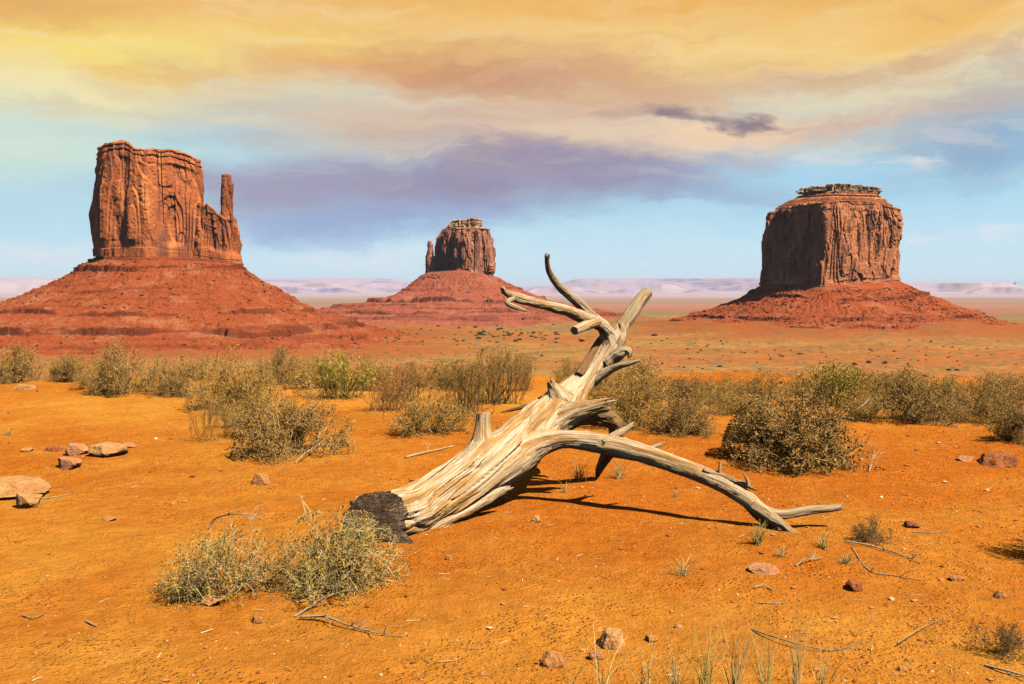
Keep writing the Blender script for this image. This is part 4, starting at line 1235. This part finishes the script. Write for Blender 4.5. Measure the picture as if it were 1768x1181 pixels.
def grow(seed, kind, dens=1.0, sc=0.6):
    """shrub in a unit dome (half width 1, height 1); sc = metres per unit, so that twigs keep a true thickness"""
    r = np.random.default_rng(seed)
    seg0, seg1, ra, rb, tint = [], [], [], [], []
    lp, ld, ls = [], [], []

    def add(P0, P1, r0, r1, tn):
        seg0.append(P0); seg1.append(P1); ra.append(np.full(len(P0), r0) if np.isscalar(r0) else r0); rb.append(np.full(len(P0), r1) if np.isscalar(r1) else r1); tint.append(tn)
    broom = kind in ('broom', 'yellow', 'rust')
    n1 = int((95 if broom else 44) * dens)
    az = r.uniform(0, 6.283, n1)
    if broom:
        incl = np.abs(r.normal(0, 0.62, n1)).clip(0, 1.25)
    else:
        incl = np.arccos(np.clip(r.uniform(-0.02, 1.0, n1), 0, 1))
    dirn = np.stack([np.cos(az) * np.sin(incl), np.sin(az) * np.sin(incl), np.cos(incl)], 1)
    reach = 1.0 / np.sqrt((dirn[:, 0]) ** 2 + dirn[:, 1] ** 2 + dirn[:, 2] ** 2) * r.uniform(0.62, 1.05, n1)
    lump = 1 + 0.38 * vn(dirn * 2.0, seed) + 0.15 * vn(dirn * 5, seed + 2)
    reach = reach * lump
    bs_ = 0.30 if broom else 0.14
    base = np.stack([r.normal(0, bs_, n1), r.normal(0, bs_, n1), np.zeros(n1)], 1)
    K = 7
    pts = [base]; d = unit(dirn * 0.75 + np.array([0, 0, 0.35]) * (0 if broom else 1) + r.normal(0, 0.18, (n1, 3)))
    d[:, 2] = np.abs(d[:, 2])
    for k in range(K):
        target = base + dirn * reach[:, None]
        d = unit(d + 0.55 * unit(target - pts[-1]) + r.normal(0, 0.10 if broom else 0.30, (n1, 3)))
        pts.append(pts[-1] + d * (reach / K)[:, None])
        pts[-1][:, 2] = np.maximum(pts[-1][:, 2], 0.02)
    tn1 = np.clip(r.normal(0.40, 0.2, n1), 0, 1)
    tw = 0.0045 / sc
    for k in range(K):
        f0, f1 = 1 - k / K, 1 - (k + 1) / K
        add(pts[k], pts[k + 1], tw * (0.35 + 0.9 * f0), tw * (0.35 + 0.9 * f1), tn1)
    PTS = np.stack(pts, 1)                                   # n1, K+1, 3

    def children(PT, n, lo, ln, jit, steps, upb, r0):
        m, kk, _ = PT.shape
        i = r.integers(0, m, n); f = r.uniform(lo, 1.0, n) ** 0.8 * (kk - 1.001); k = f.astype(int); fr = (f - k)[:, None]
        p = PT[i, k] * (1 - fr) + PT[i, k + 1] * fr
        pd = unit(PT[i, k + 1] - PT[i, k])
        dd = unit(pd + r.normal(0, jit, (n, 3)) + np.array([0, 0, upb]))
        out = [p]; L = ln * r.uniform(0.5, 1.3, n)
        tn = np.clip(r.normal(0.42, 0.28, n), 0, 1)
        for s in range(steps):
            dd = unit(dd + r.normal(0, 0.28 * (0.5 if broom else 1), (n, 3)))
            q = out[-1] + dd * (L / steps)[:, None]
            q[:, 2] = np.maximum(q[:, 2], 0.01)
            # stay near the dome
            rr = np.linalg.norm(q, axis=1); q = np.where((rr > 1.22)[:, None], q * (1.22 / rr)[:, None], q)
            add(out[-1], q, r0 * (1 - 0.4 * s / steps), r0 * (1 - 0.4 * (s + 1) / steps), tn)
            out.append(q)
        return np.stack(out, 1)
    if broom:
        A2 = children(PTS, int(420 * dens), 0.15, 0.42, 0.22, 3, 0.35, tw * 0.42)
        A3 = children(A2, int(1100 * dens), 0.2, 0.20, 0.25, 2, 0.3, tw * 0.30)
        nl = int({'yellow': 5200, 'broom': 900, 'rust': 1800}[kind] * dens)
    else:
        A2 = children(PTS, int(480 * dens), 0.25, 0.42, 0.65, 4, 0.12, tw * 0.48)
        A3 = children(A2, int(3000 * dens), 0.10, 0.18, 0.8, 3, 0.10, tw * 0.28)
        nl = int({'sage': 16000, 'green': 12500, 'brown': 10000, 'dark': 12000}[kind] * dens)
    # leaves
    m, kk, _ = A3.shape
    i = r.integers(0, m, nl); f = r.uniform(0.15, 1, nl) * (kk - 1.001); k = f.astype(int); fr = (f - k)[:, None]
    p = A3[i, k] * (1 - fr) + A3[i, k + 1] * fr + r.normal(0, 0.006 / sc, (nl, 3))
    ax = unit(unit(A3[i, k + 1] - A3[i, k]) + r.normal(0, 0.7, (nl, 3)))
    sd = unit(np.cross(ax, r.normal(0, 1, (nl, 3))))
    L = r.uniform(0.011, 0.025, nl)[:, None] / sc; Wd = L * r.uniform(0.25, 0.42, nl)[:, None]
    cl = vn(p * 7.0, seed + 40) + 0.5 * vn(p * 14.0, seed + 41) > -0.22
    p, ax, sd, L, Wd = p[cl], ax[cl], sd[cl], L[cl], Wd[cl]; nl = len(p)
    if kind in ('yellow', 'rust', 'broom'):
        L = L * 1.7; Wd = Wd * 0.8
    LV = np.stack([p, p + ax * L * 0.5 + sd * Wd, p + ax * L, p + ax * L * 0.5 - sd * Wd], 1).reshape(-1, 3)
    LF = np.arange(nl * 4).reshape(-1, 4)
    ltint = np.clip(r.normal(0.5, 0.22, nl), 0, 1)
    V, Fc = prisms(np.concatenate(seg0), np.concatenate(seg1), np.concatenate(ra), np.concatenate(rb))
    return V, Fc, np.repeat(np.concatenate(tint), 6), LV, LF, np.repeat(ltint, 4)


PROTO = {}


def proto(kind, var, dens, sc):
    key = (kind, var, dens)
    if key not in PROTO:
        V, Fc, tt, LV, LF, lt = grow(hash_seed(kind, var), kind, dens, sc)
        m1, m2 = PM[kind]
        a = mesh_np('branches', V, Fc, m1, attrs={'tint': tt}, smooth=False)
        b = mesh_np('leaves', LV, LF, m2, attrs={'tint': lt}, smooth=False)
        PROTO[key] = (a.data, b.data)
        bpy.data.objects.remove(a); bpy.data.objects.remove(b)
    return PROTO[key]


def hash_seed(kind, var):
    return sum(ord(c) * (i + 3) for i, c in enumerate(kind)) * 7 + var * 101


def shrub(px, py, wpx, top, kind, var, label, dens=1.0, rot=None, group='dry desert shrubs on the sand'):
    x, y, z = gpt(px, py)
    hw = wpx / F * y / 2; h = (py - top) / F * y * 1.0
    dpt = min(hw, 0.75)
    y2 = min(y + dpt * 0.55, 17.3)
    x2 = (px - PW / 2) / F * y2
    a, b = proto(kind, var, dens, 0.55)
    root = empty('shrub', (x2, y2, gz(x2, y2) - 0.02))
    root.scale = (hw * 0.95, hw * 0.95, h * 0.88 * (1 + dpt * 0.5 / y)); root.rotation_euler = (0, 0, RNG.uniform(0, 6.28) if rot is None else rot)
    tag(root, label, 'shrub', group)
    for nm, me in (('branches', a), ('leaves', b)):
        o = bpy.data.objects.new(nm, me); COL.objects.link(o); o.parent = root
    return root


SHRUBS = [
    (1268, 718, 116, 668, 'brown', 1, 'low scruffy shrub between the olive shrub and the largest shrub', 0.8),
    (1500, 728, 120, 672, 'brown', 2, 'low scruffy tan shrub between the largest and the open stemmed shrub', 0.8),
    (1648, 730, 110, 678, 'sage', 1, 'low olive shrub right of the open stemmed brown olive shrub', 0.8),
    (1726, 734, 96, 676, 'brown', 3, 'low scruffy shrub in front of the olive shrub with the bare pale twig', 0.8),
    (672, 712, 120, 650, 'rust', 2, 'rusty low dry bush in front of the tan shrub right of the yellow green bush', 0.8),
    (420, 742, 110, 690, 'brown', 2, 'low dry shrub between the sparse bush and the dense dark olive shrub', 0.8),
    (770, 672, 130, 616, 'brown', 1, 'tan shrub top showing behind the brown upright bush left of the trunk', 1.0),
    (548, 672, 110, 612, 'brown', 3, 'straw shrub on the brink between olive shrub top and yellow green bush', 0.9),
    (160, 672, 70, 618, 'brown', 1, 'tan shrub filling the gap between the small round and the tall left shrub', 0.7),
    (1015, 676, 90, 628, 'brown', 1, 'tan shrub on the brink just right of the upper trunk', 0.9),
    (1200, 690, 110, 642, 'sage', 3, 'dull olive shrub on the brink behind the thin brown shrub', 0.9),
    (1262, 690, 110, 648, 'brown', 2, 'low tan shrub on the brink left of the largest shrub', 0.8),
    (1400, 690, 120, 640, 'brown', 1, 'tan shrub on the brink behind the top of the largest shrub', 0.9),
    (1480, 672, 110, 634, 'brown', 3, 'straw shrub on the brink right of the right hand yellow green bush', 0.9),
    (1555, 676, 110, 640, 'sage', 2, 'olive shrub top on the brink behind the open stemmed brown olive shrub', 0.9),
    (1620, 690, 100, 646, 'brown', 1, 'brown shrub on the brink in the gap right of the open stemmed shrub', 0.9),
    (1735, 680, 110, 644, 'brown', 2, 'tan shrub on the brink behind the bare pale twig', 0.9),
    # back row along the brink, from the left
    (22, 664, 112, 590, 'sage', 1, 'olive shrub cut by the left picture edge above the flat pale slab', 1.0),
    (112, 659, 82, 602, 'sage', 2, 'small round shrub second from the left edge', 0.8),
    (212, 683, 120, 590, 'sage', 3, 'tall olive shrub standing over a dark gap in the sand at left', 1.0),
    (292, 686, 96, 616, 'sage', 1, 'low olive shrub just right of the tall left shrub', 0.9),
    (352, 652, 84, 606, 'brown', 2, 'brown shrub top showing behind the low olive left shrubs', 0.8),
    (405, 712, 150, 604, 'brown', 1, 'tall twiggy tan shrub behind the sparse thin stemmed bush', 1.0),
    (478, 664, 110, 604, 'sage', 2, 'olive shrub top behind the tall twiggy tan shrub', 0.9),
    (352, 766, 92, 672, 'broom', 2, 'sparse upright thin stemmed bush left of the dense dark shrub', 0.35),
    (455, 760, 130, 668, 'brown', 3, 'straw coloured shrub behind the dense dark shrub', 0.9),
    (508, 790, 196, 672, 'sage', 3, 'dense dark olive shrub with pale roots in front, left of the trunk', 1.25),
    (580, 692, 130, 612, 'yellow', 1, 'yellow green bush behind the dense dark olive shrub', 1.0),
    (640, 676, 96, 614, 'brown', 2, 'tan shrub right of the yellow green bush at left', 0.8),
    (706, 694, 96, 630, 'rust', 1, 'rusty red dry grass like bush between tan shrub and dark broom', 0.9),
    (738, 752, 150, 668, 'brown', 1, 'scraggly straw coloured shrub with fallen twigs before it', 0.9),
    (800, 718, 120, 628, 'broom', 1, 'brown upright stemmed bush left of the trunk', 1.0),
    (858, 700, 130, 606, 'broom', 3, 'tall dark stemmed broom bush touching the trunk', 1.1),
    (905, 676, 60, 612, 'broom', 2, 'narrow dark stemmed tuft between broom bush and trunk', 0.7),
    (982, 664, 56, 618, 'brown', 3, 'small brown shrub behind the middle of the trunk', 0.7),
    (1092, 742, 150, 640, 'brown', 3, 'brown shrub directly behind the trunk on its right', 1.1),
    (1110, 690, 150, 616, 'brown', 2, 'tall tan shrub behind the brown one right of the trunk', 1.0),
    (1178, 752, 130, 672, 'sage', 1, 'olive shrub right of the trunk with dark base', 1.1),
    (1240, 700, 90, 650, 'brown', 1, 'thin brown shrub in the gap right of the olive shrub', 0.6),
    (1318, 704, 100, 640, 'brown', 3, 'reddish brown shrub behind the largest shrub', 0.9),
    (1388, 812, 246, 670, 'sage', 2, 'largest dense shrub standing alone at right of the arched branch', 1.5),
    (1330, 770, 120, 690, 'sage', 3, 'left shoulder shrub of the largest dense shrub', 1.0),
    (1442, 706, 140, 632, 'yellow', 1, 'yellow green bush behind the largest shrub', 1.1),
    (1520, 706, 100, 642, 'brown', 1, 'tan shrub right of the right hand yellow green bush', 0.9),
    (1580, 732, 150, 640, 'sage', 1, 'brown olive shrub with open stems at its foot, right of the largest shrub', 1.0),
    (1652, 700, 100, 646, 'brown', 2, 'brown shrub between two olive shrubs at right', 0.9),
    (1700, 716, 120, 650, 'sage', 3, 'olive shrub with a bare pale twig near the right edge', 1.0),
    (1765, 694, 90, 645, 'brown', 3, 'brown shrub cut by the right picture edge in the back row', 0.8),
    (1758, 766, 90, 690, 'sage', 2, 'dark shrub cut by the right picture edge above the big red boulder', 1.1),
    # front
    (370, 1046, 226, 912, 'green', 1, 'sprawling open green shrub with white arching twigs in front', 0.75),
    (576, 1030, 236, 898, 'green', 2, 'dense yellow green shrub in front of the charred trunk end', 1.3),
    (1514, 942, 84, 890, 'dark', 1, 'little dark green shrub right of the arched branch tip', 0.5),
    (1744, 1140, 110, 1068, 'dark', 2, 'dark low shrub in the bottom right corner', 0.45),
    (1925, 990, 230, 760, 'sage', 3, 'shrub just beyond the right picture edge whose shadow falls on the sand', 0.9),
]
for (px, py, w, top, kd, vr, lb, dn) in SHRUBS:
    shrub(px, py, w, top, kd, vr, lb, dn)


# ------------------------------------------------------------------ fallen sticks
def stick(pts, r0, r1, label, seed, mat=WOOD_STICK, forks=0, name='stick'):
    """a dead twig lying on the sand; pts = (px, py, height above sand in m)"""
    P = []
    for (px, py, h) in pts:
        x, y, z = gpt(px, py)
        # keep the drawn point on its sight line while lifting it
        k = (CAM_H - z - h) / (CAM_H - z)
        P.append((x * k, y * k, z + h + 0.004))
    n = len(P)
    R = np.linspace(r0, r1, n)
    v, f, g, _, C, T, _2 = tube_mesh(P, R, 14 * n, 10, seed, rough=0.2, ridge=0.1, twist=2)
    r = np.random.default_rng(seed)
    vs, fs, gs = [v], [f], [g]; off = len(v)
    for k in range(forks):
        i = int(r.uniform(0.2, 0.95) * len(C))
        d = unit(T[min(i, len(T) - 1)] + r.normal(0, 0.6, 3) + np.array([0, 0, 0.25])); L = r.uniform(0.04, 0.16)
        q = [C[i], C[i] + d * L * 0.5 + r.normal(0, 0.01, 3), C[i] + d * L + r.normal(0, 0.02, 3)]
        q = [np.array([a[0], a[1], max(a[2], gz(a[0], a[1]) + 0.003)]) for a in q]
        v, f, g, *_ = tube_mesh(q, [r0 * 0.5, r0 * 0.35, r0 * 0.15], 12, 8, seed + k + 1, rough=0.2, ridge=0.1)
        vs.append(v); fs.append(f + off); gs.append(g); off += len(v)
    o = mesh_np(name, np.concatenate(vs), np.concatenate(fs), mat, attrs={'grain': np.concatenate(gs)})
    root_loc = C[0]
    me = o.data; co = np.concatenate(vs) - root_loc
    me.vertices.foreach_set('co', co.astype(np.float32).ravel()); me.update(); o.location = root_loc
    tag(o, label, 'stick', 'dead sticks on the sand')
    return o


STICKS = [
    ([(520, 1066, 0.01), (560, 1066, 0.02), (600, 1080, 0.02), (645, 1092, 0.01), (696, 1101, 0.0)], 0.007, 0.002, 'forked pale stick in front of the dense yellow green shrub', 7),
    ([(508, 1066, 0.0), (545, 1042, 0.02), (580, 1026, 0.05), (610, 1020, 0.08)], 0.005, 0.004, 'dark thorny stick under the dense yellow green shrub', 6),
    ([(360, 915, 0.12), (372, 896, 0.20), (400, 889, 0.25), (430, 890, 0.26), (458, 900, 0.22)], 0.006, 0.0025, 'white arching twig on top of the sprawling shrub', 4),
    ([(432, 1000, 0.02), (432, 950, 0.18), (434, 915, 0.24), (430, 888, 0.28)], 0.005, 0.002, 'white upright twig through the sprawling shrub', 4),
    ([(1298, 1088, 0.0), (1360, 1108, 0.02), (1420, 1122, 0.01), (1460, 1120, 0.0), (1492, 1106, 0.0)], 0.004, 0.0015, 'long curved straw coloured stick near the bottom right', 2),
    ([(1470, 945, 0.0), (1500, 985, 0.0), (1545, 995, 0.0), (1590, 1003, 0.0)], 0.004, 0.002, 'thin curved stick below the little dark shrub', 2),
    ([(1374, 978, 0.0), (1388, 968, 0.02), (1420, 964, 0.01)], 0.007, 0.003, 'short grey stick beside the tip of the arched branch', 2),
    ([(1460, 935, 0.01), (1510, 945, 0.01), (1560, 960, 0.01), (1590, 974, 0.0)], 0.006, 0.003, 'brown bent stick lying under the little dark shrub', 4),
    ([(700, 790, 0.01), (730, 782, 0.02), (760, 776, 0.01), (782, 770, 0.0)], 0.010, 0.004, 'dark driftwood stick before the scraggly straw coloured shrub', 3),
    ([(1550, 1112, 0.02), (1590, 1086, 0.02), (1626, 1070, 0.0)], 0.003, 0.001, 'pale twig left of the dark low corner shrub', 1),
    ([(1700, 1150, 0.0), (1740, 1160, 0.01), (1790, 1172, 0.0)], 0.006, 0.003, 'straw coloured stick in the bottom right corner', 3),
    ([(38, 1064, 0.0), (60, 1067, 0.01), (80, 1059, 0.0)], 0.004, 0.002, 'small curved twig alone on the sand at lower left', 0),
    ([(148, 1073, 0.0), (158, 1078, 0.005), (168, 1083, 0.0)], 0.005, 0.003, 'short dark twig by the lower left sand', 0),
    ([(74, 862, 0.0), (100, 858, 0.005), (128, 853, 0.0)], 0.005, 0.002, 'pale straight twig right of the squarish pale rock', 0),
    ([(1302, 1016, 0.0), (1318, 1012, 0.01), (1334, 1020, 0.0)], 0.006, 0.004, 'short split twig below the flat pinkish slab', 0),
    ([(1310, 1042, 0.0), (1340, 1042, 0.005), (1360, 1041, 0.0)], 0.003, 0.002, 'straight pale twig further below the flat pinkish slab', 0),
    ([(1576, 920, 0.0), (1610, 920, 0.005), (1642, 916, 0.0)], 0.004, 0.002, 'pale twig beside the small brown rock', 1),
    ([(1450, 700, 0.30), (1480, 706, 0.35), (1500, 690, 0.4)], 0.006, 0.003, 'bare pale twig sticking out of the largest shrub', 3),
    ([(510, 800, 0.0), (525, 785, 0.06), (545, 772, 0.08), (560, 762, 0.12)], 0.008, 0.003, 'white root at the foot of the dense dark olive shrub', 7),
    ([(1500, 815, 0.0), (1508, 790, 0.08), (1510, 765, 0.2)], 0.006, 0.003, 'pale curling twig at the foot of the largest shrub', 4),
]
for i, (pts, r0, r1, lb, fk) in enumerate(STICKS):
    stick(pts, r0, r1, lb, 300 + i * 11, forks=fk)


# ------------------------------------------------------------------ grass
def tuft(px, py, wpx, hpx, n, label, seed, cols, spread=0.5, curl=0.5, wid=0.0018, group='dry grass tufts on the sand', row=0.0):
    r = np.random.default_rng(seed)
    x, y, z = gpt(px, py)
    hm = hpx / F * y; wm = wpx / F * y / 2
    a = r.uniform(0, 6.283, n); lean = np.abs(r.normal(0, spread, n)); L = hm * r.uniform(0.45, 1.1, n)
    b = np.stack([r.normal(0, 0.10, n) * wm + row * r.uniform(-wm, wm, n), r.normal(0, 0.12, n) * wm + row * r.uniform(-0.25, 0.25, n), np.zeros(n)], 1)
    d = np.stack([np.cos(a) * np.sin(lean), np.sin(a) * np.sin(lean), np.cos(lean)], 1)
    K = 5; P = [b]
    for k in range(K):
        d = unit(d + curl * 0.25 * np.stack([np.cos(a), np.sin(a), -0.6 + 0 * a], 1) * (k / K + 0.2) + r.normal(0, 0.05, (n, 3)))
        P.append(P[-1] + d * (L / K)[:, None])
    s0 = np.concatenate(P[:-1]); s1 = np.concatenate(P[1:])
    w = np.concatenate([np.full(n, wid * (1 - 0.8 * k / K)) for k in range(K)]); w1 = np.concatenate([np.full(n, wid * (1 - 0.8 * (k + 1) / K)) for k in range(K)])
    V, Fc = prisms(s0, s1, w, w1)
    tn = np.tile(np.clip(r.normal(0.5, 0.25, n), 0, 1), K)
    o = mesh_np('grass_tuft', V, Fc, cols, attrs={'tint': np.repeat(tn, 6)}, smooth=False)
    o.location = (x, y, z)
    tag(o, label, 'grass', group)
    return o


GR_DRY = tint_material('dry_grass_blade', [(0.0, (0.22, 0.11, 0.03)), (0.5, (0.54, 0.33, 0.09)), (1.0, (0.72, 0.52, 0.20))])
GR_GREEN = tint_material('green_grass_blade', [(0.0, (0.24, 0.15, 0.03)), (0.5, (0.48, 0.33, 0.07)), (1.0, (0.66, 0.48, 0.16))])
TUFTS = [
    (1178, 992, 76, 44, 42, 'pale yellow grass tuft alone on the sand below the arched branch', GR_DRY, 0.75, 1.0),
    (1308, 940, 52, 44, 90, 'green grass tuft under the low end of the arched branch', GR_GREEN, 0.4, 0.5),
    (1420, 946, 60, 34, 60, 'green yellow grass tuft at the tip of the arched branch', GR_GREEN, 0.6, 0.6),
    (1462, 972, 60, 28, 50, 'dry curled grass tuft between branch tip and thin curved stick', GR_DRY, 0.8, 1.2),
    (1000, 830, 70, 46, 70, 'brown grass clump in the shade beneath the arch', GR_DRY, 0.55, 0.6),
    (1068, 826, 60, 44, 60, 'straw grass clump at the foot of the brown prop', GR_DRY, 0.6, 0.8),
    (1166, 858, 34, 16, 26, 'tiny grass sprig behind the shadow of the arched branch', GR_DRY, 0.7, 0.8),
    (16, 750, 60, 14, 60, 'low bright green grass patch at the left picture edge', GR_GREEN, 0.9, 0.6),
    (975, 850, 30, 26, 24, 'small bent grass tuft beside the shadow fork', GR_DRY, 0.7, 1.0),
    (1350, 960, 46, 26, 34, 'small straw tuft below the green grass tuft', GR_DRY, 0.8, 1.0),
]
for i, (px, py, w, h, n, lb, m, sp, cu) in enumerate(TUFTS):
    tuft(px, py, w, h, n, lb, 400 + i, m, sp, cu)
TALL = [
    (985, 1196, 60, 80, 7, 'few pale stalks at the bottom edge left of the pale cream rock', 0.30, 0.5),
    (1040, 1198, 70, 130, 14, 'long pale stalks bent over in an arc below the pale cream rock', 0.45, 1.3),
    (1112, 1200, 70, 100, 18, 'short straw tuft at the bottom edge just right of the bent stalks', 0.30, 0.3),
    (1165, 1200, 60, 110, 26, 'dark stemmed tuft second right of the bent stalks at the bottom edge', 0.22, 0.2),
    (1218, 1202, 70, 130, 30, 'green tinged tuft in the middle of the bottom edge grass', 0.18, 0.2),
    (1268, 1202, 70, 150, 34, 'tallest dry tuft of the bottom edge grass', 0.16, 0.2),
    (1322, 1200, 70, 120, 30, 'thick straw tuft between the tallest tuft and the long curved stick', 0.2, 0.2),
    (1372, 1202, 60, 140, 26, 'slim upright tuft below the long curved stick', 0.15, 0.15),
    (1418, 1200, 60, 110, 20, 'rightmost tuft of the bottom edge grass', 0.22, 0.25),
]
for i, (px, py, w, h, n, lb, sp, cu) in enumerate(TALL):
    tuft(px, py, w, h, n, lb, 450 + i, GR_GREEN if i in (4, 6) else GR_DRY, sp, cu, 0.0022, 'tall dry grass along the bottom edge', row=0.12)


# ------------------------------------------------------------------ bushes dotted over the valley floor
def far_bush_mesh(seed):
    r = np.random.default_rng(seed); n = 260
    d = unit(r.normal(0, 1, (n, 3))); d[:, 2] = np.abs(d[:, 2])
    rr = r.uniform(0.45, 1.0, n) * (1 + 0.25 * vn(d * 2.2, seed))
    p = d * rr[:, None] * np.array([1, 1, 0.9])
    a = unit(r.normal(0, 1, (n, 3))); b = unit(np.cross(a, r.normal(0, 1, (n, 3)))); s = r.uniform(0.10, 0.22, n)[:, None]
    V = np.stack([p - a * s, p - b * s, p + a * s, p + b * s], 1).reshape(-1, 3)
    return V, np.arange(n * 4).reshape(-1, 4), np.repeat(np.clip(r.normal(0.5, 0.25, n), 0, 1), 4)


BUSH_MAT = tint_material('juniper_green', [(0.0, (0.03, 0.035, 0.012)), (0.5, (0.075, 0.080, 0.026)), (1.0, (0.14, 0.13, 0.045))])
protos = []
for k in range(3):
    V, Fc, tn = far_bush_mesh(500 + k)
    ob = mesh_np('juniper_bush', V, Fc, BUSH_MAT, attrs={'tint': tn}, smooth=False)
    protos.append(ob.data); bpy.data.objects.remove(ob)


def valley_pt(px, py):
    """march the sight line down to the valley floor"""
    u = (px - PW / 2) / F; v = (PH / 2 - py) / F
    dy = CP + v * SP; dz = v * CP - SP
    Y = np.linspace(300, 4000, 1500)
    z = CAM_H + dz / dy * Y; x = u / dy * Y
    g = zground(x, Y)
    hit = np.where(z < g)[0]
    if len(hit) == 0:
        return None
    i = hit[0]
    return x[i], Y[i], g[i]


r_ = np.random.default_rng(77)
spots = [(1130, 580, 8), (1500, 627, 9), (1528, 628, 9), (1243, 634, 8), (830, 578, 8), (860, 570, 7), (1380, 612, 7), (1350, 616, 6), (1638, 640, 7), (1652, 640, 7), (1475, 630, 9), (1560, 645, 6), (890, 590, 8), (960, 575, 7), (1005, 590, 9), (935, 615, 6), (960, 592, 6)]
for k in range(70):
    spots.append((r_.uniform(640, 1010), r_.normal(578, 9), r_.uniform(2, 6)))
for k in range(26):
    spots.append((r_.uniform(820, 900), r_.normal(578, 7), r_.uniform(3, 8)))
for k in range(165):
    spots.append((r_.uniform(1080, 1780), r_.uniform(585, 660), r_.uniform(2, 5)))
for k in range(40):
    spots.append((r_.uniform(640, 1000), r_.uniform(592, 640), r_.uniform(1.5, 4)))
for (px, py, s) in spots:
    p = valley_pt(px, py)
    if p is None or p[1] < 450:
        continue
    o = bpy.data.objects.new('juniper_bush', protos[int(r_.integers(0, 3))]); COL.objects.link(o)
    sc = s * 0.55 / F * p[1]
    o.location = p; o.scale = (sc * r_.uniform(0.9, 1.3), sc, sc * r_.uniform(0.7, 1.0)); o.rotation_euler = (0, 0, r_.uniform(0, 6.28))
    tag(o, 'small dark green bush dotting the orange valley floor between the buttes', 'bush', 'bushes dotted over the valley floor')


# ------------------------------------------------------------------ haze
def haze():
    X, Y0, Y1, z0, z1 = 95000, -92000, 95000, -220, 330
    v = [(-X, Y0, z0), (X, Y0, z0), (X, Y1, z0), (-X, Y1, z0), (-X, Y0, z1), (X, Y0, z1), (X, Y1, z1), (-X, Y1, z1)]
    f = [(3, 2, 1, 0), (4, 5, 6, 7), (0, 1, 5, 4), (1, 2, 6, 5), (2, 3, 7, 6), (3, 0, 4, 7)]
    m = bpy.data.materials.new('haze_air'); m.use_nodes = True
    t = NT(m.node_tree); t.n.clear()
    out = t.new('ShaderNodeOutputMaterial'); pv = t.new('ShaderNodeVolumePrincipled')
    pv.inputs['Color'].default_value = (0.84, 0.88, 1.0, 1)
    pv.inputs['Density'].default_value = 1.15e-5
    pv.inputs['Anisotropy'].default_value = 0.0
    t.l.new(pv.outputs[0], out.inputs['Volume'])
    o = mesh_np('haze', v, f, m, smooth=False)
    tag(o, kind='stuff')


USE_HAZE = True
if USE_HAZE:
    haze()
